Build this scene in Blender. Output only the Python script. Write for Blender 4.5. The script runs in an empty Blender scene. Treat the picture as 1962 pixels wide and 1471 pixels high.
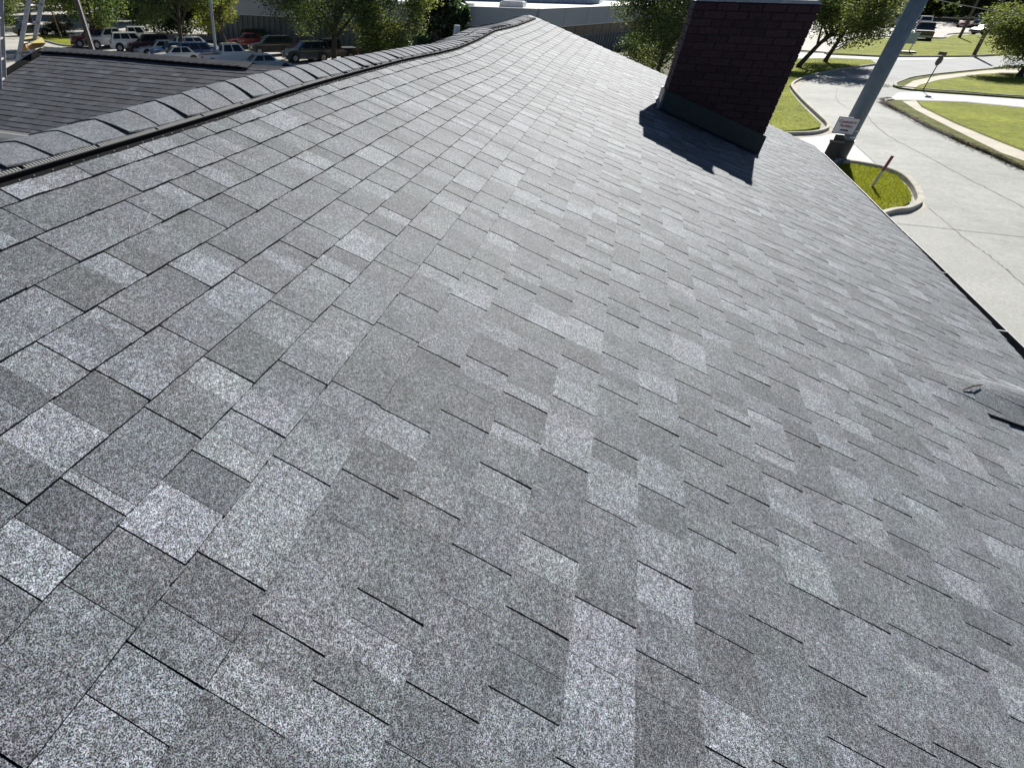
import bpy, bmesh, math, random
import numpy as np
from mathutils import Matrix, Vector
random.seed(7); rng = np.random.default_rng(7)
S = bpy.context.scene
COL = S.collection
# ------------------------------------------------------------------ camera (the eye is the world origin; X runs along the ridge, +Y is downslope)
W, H, CX, CY, F = 1962.0, 1471.0, 652.484, 793.632, 1071.139
RW = np.array([[0.39382, 0.91907, 0.01383], [-0.5640, 0.2538, -0.7858], [0.7257, -0.3020, -0.6182]])
def _rot(yaw, pit, roll):
    cy, sy, cp, sp = math.cos(yaw), math.sin(yaw), math.cos(pit), math.sin(pit)
    f = np.array([cy*cp, sy*cp, -sp]); r = np.array([-sy, cy, 0]); d = np.cross(f, r)
    if d[2] > 0: d = -d
    cr, sr = math.cos(roll), math.sin(roll)
    return np.array([cr*r+sr*d, -sr*r+cr*d, f])
RW = _rot(-.3941, .6664, -.0176)
cam = bpy.data.cameras.new('camera'); co = bpy.data.objects.new('camera', cam); COL.objects.link(co)
# plans below are drawn with +Y to the right (downslope); FY turns them into Blender's right-handed axes
FY = (1, -1, 1)
co.matrix_world = Matrix([[RW[0][i]*FY[i], -RW[1][i]*FY[i], -RW[2][i]*FY[i], 0] for i in range(3)] + [[0, 0, 0, 1]])
def fl(p): return Vector((p[0], -p[1], p[2]))
cam.sensor_fit = 'HORIZONTAL'; cam.sensor_width = 36; cam.lens = 36*F/W
cam.shift_x = (W/2-CX)/W; cam.shift_y = -(H/2-CY)/W
cam.clip_start = .05; cam.clip_end = 2000
S.camera = co
# ------------------------------------------------------------------ sky, sun, exposure
SUN_AZ, SUN_EL = 9.5, 32.5
wd = bpy.data.worlds.new('World'); S.world = wd; wd.use_nodes = True
nt = wd.node_tree; bg = nt.nodes['Background']; sk = nt.nodes.new('ShaderNodeTexSky')
sk.sky_type = 'NISHITA'; sk.sun_disc = False
sk.sun_elevation = math.radians(SUN_EL); sk.sun_rotation = math.radians(90+SUN_AZ)
sk.air_density = .45; sk.dust_density = .1; sk.ozone_density = 1.3
nt.links.new(sk.outputs[0], bg.inputs[0]); bg.inputs[1].default_value = .05
sd = bpy.data.lights.new('sun', 'SUN'); so = bpy.data.objects.new('sun', sd); COL.objects.link(so)
sd.energy = 5.0; sd.angle = math.radians(.5); sd.color = (1.0, .972, .925)
a, e = math.radians(SUN_AZ), math.radians(SUN_EL)
so.rotation_euler = Vector((math.cos(a)*math.cos(e), -math.sin(a)*math.cos(e), math.sin(e))).to_track_quat('Z', 'Y').to_euler()
so.location = (0, 0, 30)
S.view_settings.view_transform = 'Standard'; S.view_settings.look = 'None'
S.view_settings.exposure = .82; S.view_settings.gamma = 1; S.view_settings.use_curve_mapping = False
S.render.engine = 'CYCLES'; S.cycles.max_bounces = 6
# ------------------------------------------------------------------ helpers
GZ = -5.6                                             # street level and house plot
GL = -7.0                                             # the car park behind the house lies lower
def ray(x, y): return RW.T @ np.array([(x-CX)/F, (y-CY)/F, 1.])
def G(x, y, z=GZ):
    d = ray(x, y); p = d*z/d[2]; return Vector((p[0], p[1], z))
def proj(p):
    v = RW @ np.array(p, float)
    if v[2] < .05: return None
    return v[0]/v[2]*F+CX, v[1]/v[2]*F+CY
def GLp(x, y, dz=0): return G(x, y, GL+dz)
class MB:
    def __init__(s): s.v = []; s.f = []; s.c = []; s.m = []
    def face(s, pts, c=(1, 1, 1), m=0):
        i = len(s.v); s.v += [tuple(p) for p in pts]; s.f.append(tuple(range(i, i+len(pts)))); s.c.append(c); s.m.append(m)
    def faces(s, verts, faces, c=(1, 1, 1), m=0):
        i = len(s.v); s.v += [tuple(p) for p in verts]
        for f in faces: s.f.append(tuple(i+k for k in f)); s.c.append(c); s.m.append(m)
    def hexa(s, b, t, c=(1, 1, 1), m=0):   # b,t: four points each (ccw)
        s.faces(list(b)+list(t), [(3, 2, 1, 0), (4, 5, 6, 7), (0, 1, 5, 4), (1, 2, 6, 5), (2, 3, 7, 6), (3, 0, 4, 7)], c, m)
    def box(s, x0, y0, z0, x1, y1, z1, c=(1, 1, 1), m=0):
        s.hexa([(x0, y0, z0), (x1, y0, z0), (x1, y1, z0), (x0, y1, z0)], [(x0, y0, z1), (x1, y0, z1), (x1, y1, z1), (x0, y1, z1)], c, m)
    def tube(s, pts, rads, n=8, c=(1, 1, 1), m=0, caps=True):
        rings = []; pts = [Vector(p) for p in pts]
        for i, p in enumerate(pts):
            d = (pts[min(i+1, len(pts)-1)]-pts[max(i-1, 0)]).normalized()
            u = d.orthogonal().normalized() if i == 0 else (rings[-1][1]-d*rings[-1][1].dot(d)).normalized()
            w = d.cross(u); r = rads[i] if hasattr(rads, '__len__') else rads
            rings.append(([p+(u*math.cos(t*2*math.pi/n)+w*math.sin(t*2*math.pi/n))*r for t in range(n)], u))
        V = [q for r in rings for q in r[0]]; Fs = []
        for i in range(len(pts)-1):
            for t in range(n): Fs.append((i*n+t, i*n+(t+1) % n, (i+1)*n+(t+1) % n, (i+1)*n+t))
        if caps: Fs.append(tuple(range(n-1, -1, -1))); Fs.append(tuple((len(pts)-1)*n+t for t in range(n)))
        s.faces(V, Fs, c, m)
    def bar(s, p, q, w, h, up=(0, 0, 1), c=(1, 1, 1), m=0):
        p, q = Vector(p), Vector(q); d = (q-p).normalized(); u = Vector(up); sd_ = d.cross(u).normalized(); u = sd_.cross(d)
        o = [(-w/2, -h/2), (w/2, -h/2), (w/2, h/2), (-w/2, h/2)]
        s.hexa([p+sd_*a_+u*b_ for a_, b_ in o], [q+sd_*a_+u*b_ for a_, b_ in o], c, m)
    def build(s, name, mats, parent=None, center=False, smooth=False, **props):
        me = bpy.data.meshes.new(name); v = [(p[0], -p[1], p[2]) for p in s.v]; off = Vector((0, 0, 0))
        if center:
            A = np.array(v); off = Vector(A.mean(0)); v = (A-np.array(off)).tolist()
        me.from_pydata(v, [], [f[::-1] for f in s.f])
        if not isinstance(mats, (list, tuple)): mats = [mats]
        for m_ in mats: me.materials.append(m_)
        at = me.color_attributes.new('tone', 'FLOAT_COLOR', 'CORNER'); n = len(me.loops)
        cnt = np.array([len(f) for f in s.f]); cc = np.ones((len(s.c), 4)); cc[:, :3] = np.array(s.c)
        at.data.foreach_set('color', np.repeat(cc, cnt, 0).ravel())
        me.polygons.foreach_set('material_index', s.m)
        if smooth: me.polygons.foreach_set('use_smooth', [True]*len(me.polygons))
        me.update()
        o = bpy.data.objects.new(name, me); COL.objects.link(o); o.location = off
        if parent: setpar(o, parent)
        for k, val in props.items(): o[k] = val
        return o
def WM(o):
    m = o.matrix_basis
    if o.parent: return WM(o.parent) @ o.matrix_parent_inverse @ m
    return m.copy()
def setpar(o, p):
    o.parent = p; o.matrix_parent_inverse = WM(p).inverted()
def thing(name, label, cat, loc=(0, 0, 0), rz=0, group=None):
    o = bpy.data.objects.new(name, None); COL.objects.link(o); o.location = fl(loc); o.rotation_euler = (0, 0, -rz); o.empty_display_size = .2
    o['label'] = label; o['category'] = cat
    if group: o['group'] = group
    return o
def tag(o, label, cat, group=None):
    o['label'] = label; o['category'] = cat
    if group: o['group'] = group
    return o
def copy_tree(o, parent=None):
    c = o.copy(); COL.objects.link(c)
    if parent is not None: c.parent = parent; c.matrix_parent_inverse = o.matrix_parent_inverse.copy()
    for ch in [x for x in bpy.data.objects if x.parent == o]: copy_tree(ch, c)
    return c
# ------------------------------------------------------------------ materials
def mat(name, col=(.5, .5, .5), rough=.6, spec=.5, metal=0, tone=False, noise=None, bump=None, coat=0, trans=None, alpha=None):
    """noise: list of (scale, lo, hi, detail) multiplying colour; bump: (scale, strength, dist)"""
    m = bpy.data.materials.new(name); m.use_nodes = True; N = m.node_tree; L = N.links; n = N.nodes
    P = n['Principled BSDF']; P.inputs['Roughness'].default_value = rough; P.inputs['Metallic'].default_value = metal
    P.inputs['Specular IOR Level'].default_value = spec; P.inputs['Coat Weight'].default_value = coat
    geo = n.new('ShaderNodeNewGeometry'); cur = None
    rgb = n.new('ShaderNodeRGB'); rgb.outputs[0].default_value = (*col, 1); cur = rgb.outputs[0]
    def mul(a_, b_):
        x = n.new('ShaderNodeMix'); x.data_type = 'RGBA'; x.blend_type = 'MULTIPLY'; x.inputs[0].default_value = 1
        L.new(a_, x.inputs[6]); L.new(b_, x.inputs[7]); return x.outputs[2]
    if tone:
        at = n.new('ShaderNodeAttribute'); at.attribute_name = 'tone'; cur = mul(cur, at.outputs['Color'])
    for (sc, lo, hi, det) in (noise or []):
        t = n.new('ShaderNodeTexNoise'); t.inputs['Scale'].default_value = sc; t.inputs['Detail'].default_value = det
        L.new(geo.outputs['Position'], t.inputs['Vector'])
        r = n.new('ShaderNodeMapRange'); r.inputs[1].default_value = .3; r.inputs[2].default_value = .7; r.inputs[3].default_value = lo; r.inputs[4].default_value = hi
        L.new(t.outputs[0], r.inputs[0]); cur = mul(cur, r.outputs[0])
    L.new(cur, P.inputs['Base Color'])
    if bump:
        t = n.new('ShaderNodeTexNoise'); t.inputs['Scale'].default_value = bump[0]; t.inputs['Detail'].default_value = 3
        L.new(geo.outputs['Position'], t.inputs['Vector'])
        b = n.new('ShaderNodeBump'); b.inputs['Strength'].default_value = bump[1]; b.inputs['Distance'].default_value = bump[2]
        L.new(t.outputs[0], b.inputs['Height']); L.new(b.outputs[0], P.inputs['Normal'])
    if trans is not None:
        tr = n.new('ShaderNodeBsdfTranslucent'); L.new(mul(cur, _c(n, trans)), tr.inputs[0])
        mx = n.new('ShaderNodeMixShader'); mx.inputs[0].default_value = .45
        L.new(P.outputs[0], mx.inputs[1]); L.new(tr.outputs[0], mx.inputs[2]); L.new(mx.outputs[0], n['Material Output'].inputs[0])
    return m
def _c(n, c):
    x = n.new('ShaderNodeRGB'); x.outputs[0].default_value = (*c, 1); return x.outputs[0]
def granule(name, col, contrast, rough, spec):
    """ceramic granules: salt-and-pepper speckle at several sizes"""
    m = bpy.data.materials.new(name); m.use_nodes = True; N = m.node_tree; L = N.links; n = N.nodes
    P = n['Principled BSDF']; P.inputs['Roughness'].default_value = rough; P.inputs['Specular IOR Level'].default_value = spec
    geo = n.new('ShaderNodeNewGeometry'); at = n.new('ShaderNodeAttribute'); at.attribute_name = 'tone'
    def noise(sc, det, ro=.5):
        t = n.new('ShaderNodeTexNoise'); t.inputs['Scale'].default_value = sc; t.inputs['Detail'].default_value = det; t.inputs['Roughness'].default_value = ro
        L.new(geo.outputs['Position'], t.inputs['Vector']); return t
    def mr(x, a0, a1, b0, b1):
        r = n.new('ShaderNodeMapRange'); r.inputs[1].default_value = a0; r.inputs[2].default_value = a1; r.inputs[3].default_value = b0; r.inputs[4].default_value = b1
        L.new(x, r.inputs[0]); return r.outputs[0]
    def mul(a_, b_):
        x = n.new('ShaderNodeMix'); x.data_type = 'RGBA'; x.blend_type = 'MULTIPLY'; x.inputs[0].default_value = 1
        L.new(a_, x.inputs[6]); L.new(b_, x.inputs[7]); return x.outputs[2]
    cur = mul(_c(n, col), at.outputs['Color'])
    fine = noise(430, 1.0, .6); cur = mul(cur, mr(fine.outputs[0], .40, .62, 1-contrast, 1+contrast*1.35))
    med = noise(120, 2.5, .65); cur = mul(cur, mr(med.outputs[0], .33, .67, 1-contrast*.62, 1+contrast*.62))
    crs = noise(42, 2, .6); cur = mul(cur, mr(crs.outputs[0], .35, .65, 1-contrast*.16, 1+contrast*.16))
    hu = noise(260, 0); vm = n.new('ShaderNodeVectorMath'); vm.operation = 'MULTIPLY_ADD'; vm.inputs[1].default_value = (.38, .38, .38); vm.inputs[2].default_value = (.81, .81, .81)
    L.new(hu.outputs[1], vm.inputs[0]); cur = mul(cur, vm.outputs[0])
    blot = noise(9, 3, .6); cur = mul(cur, mr(blot.outputs[0], .3, .7, .84, 1.16))
    hue = noise(5, 2)                           # faint grey-green / mauve drift of the blend
    cr = n.new('ShaderNodeValToRGB'); L.new(hue.outputs[0], cr.inputs[0])
    cr.color_ramp.elements[0].position = .38; cr.color_ramp.elements[0].color = (.97, 1.0, 1.0, 1)
    cr.color_ramp.elements[1].position = .62; cr.color_ramp.elements[1].color = (1.0, .975, 1.0, 1)
    cur = mul(cur, cr.outputs[0]); L.new(cur, P.inputs['Base Color'])
    b = n.new('ShaderNodeBump'); b.inputs['Strength'].default_value = .55; b.inputs['Distance'].default_value = .0016
    L.new(fine.outputs[0], b.inputs['Height']); L.new(b.outputs[0], P.inputs['Normal'])
    return m
M = {}
M['shingle'] = granule('asphalt_shingle', (.115, .125, .134), .84, .77, .29)
M['cap'] = granule('ridge_shingle', (.120, .128, .138), .6, .82, .2)
M['wing'] = granule('dark_shingle', (.072, .076, .084), .35, .9, .2)
M['wcap'] = granule('wing_ridge_shingle', (.075, .080, .088), .35, .85, .25)
M['felt'] = mat('underlay', (.03, .03, .032), .95)
M['vent'] = mat('vent_plastic', (.008, .008, .009), .95, .08, noise=[(60, .8, 1.2, 2)])
M['slat'] = mat('vent_louvre', (.25, .25, .24), .8, .2)
M['lip'] = mat('vent_lip', (.12, .12, .12), .8, .2)
M['gutter'] = mat('gutter_paint', (.62, .61, .58), .35, .5, noise=[(3, .85, 1.05, 3)])
M['gutter_in'] = mat('gutter_inside', (.06, .06, .065), .6, noise=[(12, .6, 1.3, 4)])  # trough far darker than the outside: its shadow is put into the colour
M['fascia'] = mat('fascia_paint', (.5, .49, .46), .55, noise=[(6, .8, 1.1, 3)])
M['brick'] = mat('shaded_brick', (.044, .023, .026), .8, .2, tone=True, noise=[(40, .75, 1.2, 3)], bump=(160, .5, .003))  # brick colour lowered so that it carries the chimney's shade
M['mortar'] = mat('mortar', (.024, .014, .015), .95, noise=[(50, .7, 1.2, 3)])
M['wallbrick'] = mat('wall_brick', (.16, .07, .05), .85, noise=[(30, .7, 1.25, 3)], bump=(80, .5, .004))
M['flash'] = mat('flashing_shaded', (.009, .019, .024), .5, .4, noise=[(14, .7, 1.2, 3)])  # shaded copy of the flashing: shade put into a darker base colour
M['flashlit'] = mat('flashing_lit', (.20, .20, .21), .5, .5, metal=.4, noise=[(20, .8, 1.1, 2)])  # lit copy of the flashing, paler for the bright left side
M['crown'] = mat('cement_crown', (.52, .50, .47), .85, noise=[(18, .75, 1.1, 4)])
M['flue'] = mat('galvanised_flue', (.2, .24, .27), .45, .5, metal=.3, noise=[(10, .8, 1.1, 3)])
M['asphalt'] = mat('worn_asphalt', (.378, .380, .350), .9, .2, noise=[(.22, .80, 1.10, 5), (1.7, .92, 1.07, 4), (9, .88, 1.1, 3), (60, .72, 1.25, 2)], bump=(90, .5, .006))
M['asphalt2'] = mat('street_asphalt', (.30, .31, .31), .9, .3, noise=[(.5, .88, 1.08, 4), (14, .9, 1.1, 3)])
M['lot'] = mat('lot_concrete', (.44, .42, .375), .9, .3, noise=[(.25, .85, 1.08, 4), (4, .92, 1.06, 3)])
M['concrete'] = mat('pale_concrete', (.50, .50, .475), .85, .3, noise=[(.8, .9, 1.06, 4), (22, .9, 1.07, 3)])
M['walk'] = mat('sidewalk_concrete', (.50, .455, .36), .9, .3, noise=[(.9, .86, 1.08, 4), (12, .85, 1.1, 3)])
M['kerb'] = mat('kerb_concrete', (.46, .43, .36), .9, .3, noise=[(2.5, .75, 1.1, 4), (20, .85, 1.1, 3)])
M['pan'] = mat('gutter_pan', (.40, .35, .29), .9, .3, noise=[(1.5, .82, 1.1, 4), (14, .85, 1.12, 3)])
M['joint'] = mat('tar_joint', (.21, .20, .175), .95, noise=[(8, .7, 1.3, 3)])
M['lawn'] = mat('lawn_turf', (.205, .225, .022), .95, .1, noise=[(.35, .75, 1.2, 5), (1.8, .8, 1.2, 4), (7, .75, 1.25, 4), (45, .55, 1.45, 2)], bump=(40, .9, .03))
M['verge'] = mat('verge_turf', (.125, .135, .032), .95, .1, noise=[(.9, .65, 1.25, 5), (7, .6, 1.4, 4)], bump=(30, .9, .04))
M['dirt'] = mat('bare_ground', (.11, .10, .065), .95, .1, noise=[(.08, .6, 1.3, 5), (1.5, .7, 1.3, 4)])
M['blade'] = mat('grass_blade', (.23, .25, .03), .7, .2, tone=True, trans=(1.1, 1.15, .6))
M['leaflitter'] = mat('dead_leaves', (.085, .058, .038), .9, .1, tone=True)
M['bark'] = mat('tree_bark', (.085, .068, .052), .95, .1, noise=[(6, .6, 1.3, 4)], bump=(25, .9, .03))
M['leaf'] = mat('tree_leaf', (.092, .118, .052), .55, .22, tone=True, trans=(1.5, 1.55, .9))
M['gloss_leaf'] = mat('glossy_leaf', (.058, .080, .050), .32, .5, tone=True, trans=(1.0, 1.08, .8))
M['pole'] = mat('painted_steel_pole', (.085, .125, .165), .5, .5, noise=[(5, .85, 1.1, 3)])
M['timber'] = mat('weathered_timber', (.12, .095, .075), .9, .2, noise=[(9, .7, 1.25, 4)])
M['lamp_pole'] = mat('grey_pole', (.36, .38, .40), .5, .5)
M['alu'] = mat('ladder_aluminium', (.45, .43, .41), .4, .5, metal=.35, noise=[(25, .75, 1.1, 3)])
M['card_out'] = mat('brown_wrap', (.40, .24, .085), .7, noise=[(15, .8, 1.1, 3)])
M['card_in'] = mat('yellow_wrap', (.72, .60, .20), .7, noise=[(15, .85, 1.1, 3)])
M['sign'] = mat('sign_face', (.62, .62, .66), .5)
M['signback'] = mat('sign_back', (.10, .085, .075), .6)
M['ink'] = mat('sign_red_ink', (.22, .05, .06), .6)
M['black'] = mat('black_paint', (.012, .012, .013), .5)
M['white'] = mat('white_paint', (.78, .78, .76), .5)
M['red'] = mat('marker_red', (.26, .035, .045), .45, coat=.2)
M['metal'] = mat('galvanised', (.4, .41, .42), .4, metal=.5)
M['panel'] = mat('wall_panel', (.20, .205, .20), .8, noise=[(.6, .8, 1.15, 3)])
M['parapet'] = mat('parapet_panel', (.47, .50, .53), .7, noise=[(.3, .92, 1.05, 3)])
M['roofwhite'] = mat('white_roof_membrane', (.62, .63, .62), .8, noise=[(.5, .85, 1.05, 4)])
M['darkband'] = mat('dark_window_band', (.035, .03, .035), .3, .6)
M['glass'] = mat('car_glass', (.014, .020, .024), .15, .4)
M['tyre'] = mat('tyre_rubber', (.015, .015, .015), .85)
M['rim'] = mat('wheel_rim', (.35, .35, .36), .35, metal=.6)
M['hlight'] = mat('headlight_lens', (.65, .67, .68), .12, .8)
M['tlight'] = mat('tail_light_lens', (.30, .012, .015), .2, .7)
M['wire'] = mat('cable', (.30, .29, .26), .5)
M['pvc'] = mat('pvc_pipe', (.50, .50, .50), .4)
def paint(name, c): return mat('paint_'+name, c, .35, .5, coat=.9)
PAINT = dict(white=paint('white', (.78, .78, .76)), silver=paint('silver', (.38, .41, .44)), red=paint('red', (.20, .012, .018)), maroon=paint('maroon', (.075, .03, .035)),
             blue=paint('blue', (.035, .085, .22)), black=paint('black', (.012, .013, .016)), paleblue=paint('pale_blue', (.30, .38, .44)), green=paint('dark_green', (.03, .045, .042)), grey=paint('grey', (.16, .165, .17)), pink=paint('pinkish_red', (.34, .11, .11)))
# ------------------------------------------------------------------ ground, roads, lawns (setting)
def tess(poly):
    from mathutils.geometry import tessellate_polygon
    return tessellate_polygon([[Vector((p[0], p[1], 0)) for p in poly]])
def sheet(name, poly, z, m, kind='structure', thick=0):
    b = MB(); P = [(p[0], p[1], z) for p in poly]; tris = tess(P)
    ar = sum(P[i][0]*P[(i+1) % len(P)][1]-P[(i+1) % len(P)][0]*P[i][1] for i in range(len(P)))
    for t in tris:
        a_, b_, c_ = [Vector(P[i]) for i in t]
        if (b_-a_).cross(c_-a_).z < 0: t = (t[0], t[2], t[1])
        b.face([P[i] for i in t])
    if thick:
        n = len(P)
        for i in range(n):
            p, q = P[i], P[(i+1) % n]
            if ar < 0: p, q = q, p
            b.face([(p[0], p[1], z-thick), (q[0], q[1], z-thick), q, p])
    return b.build(name, m, kind=kind)
def smooth_path(pts, n=5):
    P = [Vector(p) for p in pts]; out = []
    for i in range(len(P)-1):
        p0, p1, p2, p3 = P[max(i-1, 0)], P[i], P[i+1], P[min(i+2, len(P)-1)]
        for k in range(n):
            t = k/n; out.append(.5*((2*p1)+(-p0+p2)*t+(2*p0-5*p1+4*p2-p3)*t*t+(-p0+3*p1-3*p2+p3)*t**3))
    out.append(P[-1]); return out
def kerb(name, path, w=.17, h=.15, z=GZ, m='kerb', top_h=None):
    """path: outer line on the road; the kerb body lies to its left"""
    b = MB(); P = smooth_path(path); n = len(P); L_, R_ = [], []
    for i, p in enumerate(P):
        d = (P[min(i+1, n-1)]-P[max(i-1, 0)]); d.z = 0; d.normalize(); s = Vector((-d.y, d.x, 0))
        R_.append(p); L_.append(p+s*w)
    zt = z+h
    rings = [[(R_[i].x, R_[i].y, z-.05), (R_[i].x+(L_[i].x-R_[i].x)*.12, R_[i].y+(L_[i].y-R_[i].y)*.12, zt-.02), (R_[i].x+(L_[i].x-R_[i].x)*.3, R_[i].y+(L_[i].y-R_[i].y)*.3, zt), (L_[i].x, L_[i].y, zt), (L_[i].x, L_[i].y, z-.05)] for i in range(n)]
    V = [q for r in rings for q in r]; Fs = []
    for i in range(n-1):
        for k in range(4): Fs.append((i*5+k, (i+1)*5+k, (i+1)*5+k+1, i*5+k+1))
    Fs += [(0, 1, 2, 3, 4), tuple((n-1)*5+k for k in (4, 3, 2, 1, 0))]
    b.faces(V, Fs); return b.build(name, M[m], kind='structure')
PX = lambda pts, z=GZ: [G(x, y, z) for x, y in pts]
def sstep(a_, b_, x): t = max(0, min(1, (x-a_)/(b_-a_))); return t*t*(3-2*t)
def ground_z(x, y):
    yc = -4+min(10, .25*max(0, x-55)); low = (1-sstep(yc-3.5, yc+3, y))*sstep(13, 22, x)
    return GZ-.06+low*(GL-GZ)
b = MB(); xs = list(np.linspace(-400, -20, 8))+list(np.linspace(-10, 140, 76))+list(np.linspace(160, 900, 14)); ys = list(np.linspace(-600, -80, 10))+list(np.linspace(-60, 40, 51))+list(np.linspace(60, 600, 10))
vv = [(x, y, ground_z(x, y)) for x in xs for y in ys]; n_ = len(ys)
b.faces(vv, [(i_*n_+j_, (i_+1)*n_+j_, (i_+1)*n_+j_+1, i_*n_+j_+1)[::-1] for i_ in range(len(xs)-1) for j_ in range(n_-1)])
b.build('ground', M['dirt'], kind='structure')
# near side: paved yard round the house, and the street
near_road = [(-40, 4), (-40, 60), (15, 40)] 
sheet('road', [Vector((-60, 2.0, 0)), Vector((-60, 70, 0)), Vector((20, 60, 0))] + [Vector((60, 60, 0)), Vector((140, 62, 0))] + PX([(2500, 128), (2200, 90), (1962, 104), (1890, 108), (1840, 111), (1690, 111), (1585, 106), (1440, 98), (1440, 112)]) + [Vector((48, 4.6, 0)), Vector((30, 3.0, 0)), Vector((16, 2.0, 0))], GZ, M['asphalt'])
sheet('paved_yard', [(-60, -40), (12, -40), (12.5, -.3), (50, -.3), (52, 0), (48, 4.6), (30, 3.0), (16, 2.0), (-60, 2.0)], GZ-.004, M['concrete'])
sheet('parking_lot', [(26, -9), (72, -9.5), (74, -50), (140, -58), (190, -75), (250, -275), (50, -175), (26, -50)], GL+.003, M['lot'])
# cross street, verge side
sheet('street', PX([(1740, 152), (1640, 150), (1600, 136), (1690, 119), (1840, 117), (1962, 112), (2300, 98), (2300, 110), (1962, 126), (1885, 131), (1800, 141)]), GZ+.005, M['asphalt2'])
sheet('driveway', PX([(1440, 262), (1440, 235), (1500, 252), (1580, 252), (1604, 256), (1640, 280), (1692, 328), (1660, 322), (1616, 317), (1590, 340), (1500, 340)]), GZ+.004, M['concrete'])
sheet('driveway', PX([(1700, 192), (1720, 178), (1770, 175), (1850, 182), (1962, 190), (2400, 226), (2400, 260), (1962, 206), (1850, 195), (1760, 192)]), GZ+.009, M['concrete'])
sheet('sidewalk', PX([(1440, 98), (1440, 111), (1530, 113), (1600, 111), (1680, 115), (1730, 116), (1800, 115), (1880, 110), (1890, 107), (1840, 110), (1690, 109), (1585, 103)]), GZ+.012, M['concrete'])
sheet('parking_lot', PX([(1480, 92), (1583, 100), (1640, 73), (1735, 73), (1808, 76), (1827, 67), (2200, 67), (2200, 40), (1962, 42), (1400, 45)]), GZ+.004, M['lot'])
sheet('gravel_strip', PX([(1400, 45), (2200, 41), (2200, 34), (1400, 38)]), GZ-.01, mat('gravel_soil', (.24, .20, .15), .95, noise=[(.6, .6, 1.3, 4)]))
LH = .10
def lawn(px, m='lawn', z=GZ+LH, name='lawn'): return sheet(name, PX(px, GZ+LH) if z != None else PX(px), GZ+LH, M[m], thick=.15)
# left lawn beyond the chimney
g1 = [(1440, 252), (1500, 251), (1548, 248), (1572, 243), (1574, 238), (1562, 226), (1545, 210), (1529, 193), (1514, 174), (1512, 166), (1522, 156), (1545, 146), (1590, 135), (1640, 127), (1678, 121), (1668, 115), (1600, 112), (1530, 113), (1440, 112)]
lawn(g1)
kerb('kerb', PX([(1440, 263), (1500, 259), (1550, 257), (1576, 250), (1580, 241), (1566, 226), (1549, 210), (1531, 192), (1516, 174), (1513, 165), (1522, 157), (1545, 148), (1590, 138), (1640, 130), (1681, 124), (1683, 120)]))
sheet('gutter_pan', PX([(1440, 263), (1500, 259), (1550, 257), (1576, 250), (1580, 241), (1566, 226), (1549, 210), (1531, 192), (1516, 174), (1513, 165), (1522, 157), (1537, 152), (1549, 155), (1534, 163), (1528, 172), (1536, 187), (1556, 207), (1578, 232), (1604, 254), (1572, 261), (1440, 272)]), GZ+.008, M['pan'])
# median lawn beside the far lot
g2 = [(1583, 103), (1610, 94), (1640, 74), (1735, 73), (1808, 75), (1827, 67), (1962, 66), (2250, 66), (2250, 96), (1962, 102), (1880, 107), (1840, 108), (1690, 108)]
lawn(g2)
kerb('kerb', PX([(2250, 97), (1962, 103), (1880, 108), (1840, 109.5), (1690, 109.5), (1583, 104)][::-1]), w=.2)
kerb('kerb', PX([(1583, 104), (1612, 93), (1640, 73), (1735, 72), (1808, 74.5), (1827, 66), (1962, 65), (2250, 65)][::-1]), w=.2)
# corner lawn with the stop sign
g3 = [(1712, 164), (1722, 157), (1760, 147), (1885, 134), (1962, 128), (2400, 110), (2400, 205), (1962, 187), (1850, 179), (1790, 175), (1750, 171), (1725, 168)]
lawn(g3, 'verge')
sheet('sidewalk', PX([(1728, 168), (1750, 155), (1800, 145), (1882, 136), (1962, 130), (2300, 118), (2300, 128), (1962, 139), (1880, 142), (1800, 153), (1762, 163), (1750, 171)], GZ+LH+.006), GZ+LH+.006, M['walk'])
sheet('lawn', PX([(1752, 171), (1764, 164), (1800, 154), (1880, 143), (1962, 140), (2300, 129), (2300, 196), (1962, 184), (1850, 177)], GZ+LH+.006), GZ+LH+.006, M['lawn'])
kerb('kerb', PX([(2400, 111), (1962, 129), (1885, 135), (1760, 148), (1722, 158), (1710, 164), (1716, 169), (1750, 172.5), (1790, 176.5), (1850, 180.5), (1962, 189), (2400, 208)]), w=-.17)
# lawn along the street, with its walk
g4 = [(1697, 196), (1712, 192), (1760, 193), (1850, 196), (1962, 207), (2400, 262), (2400, 460), (2100, 374), (1962, 320), (1909, 296), (1848, 271), (1782, 241), (1737, 217), (1708, 203)]
lawn(g4, 'verge')
sheet('sidewalk', PX([(1729, 194), (1755, 193), (1766, 206), (1827, 236), (1909, 270), (1962, 291), (2300, 420), (2300, 450), (1962, 308), (1919, 293), (1850, 259), (1786, 227), (1757, 212)], GZ+LH+.006), GZ+LH+.006, M['walk'])
sheet('lawn', PX([(1758, 194), (1850, 197.5), (1962, 208), (2300, 250), (2300, 414), (1962, 287), (1909, 267), (1830, 234), (1770, 205)], GZ+LH+.006), GZ+LH+.006, M['lawn'])
kp = [(1712, 193), (1696, 196), (1708, 205), (1737, 220), (1782, 244), (1848, 274), (1909, 299), (1962, 323), (2100, 377), (2400, 466)]
kerb('kerb', PX(kp), w=.13, h=.09)
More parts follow.
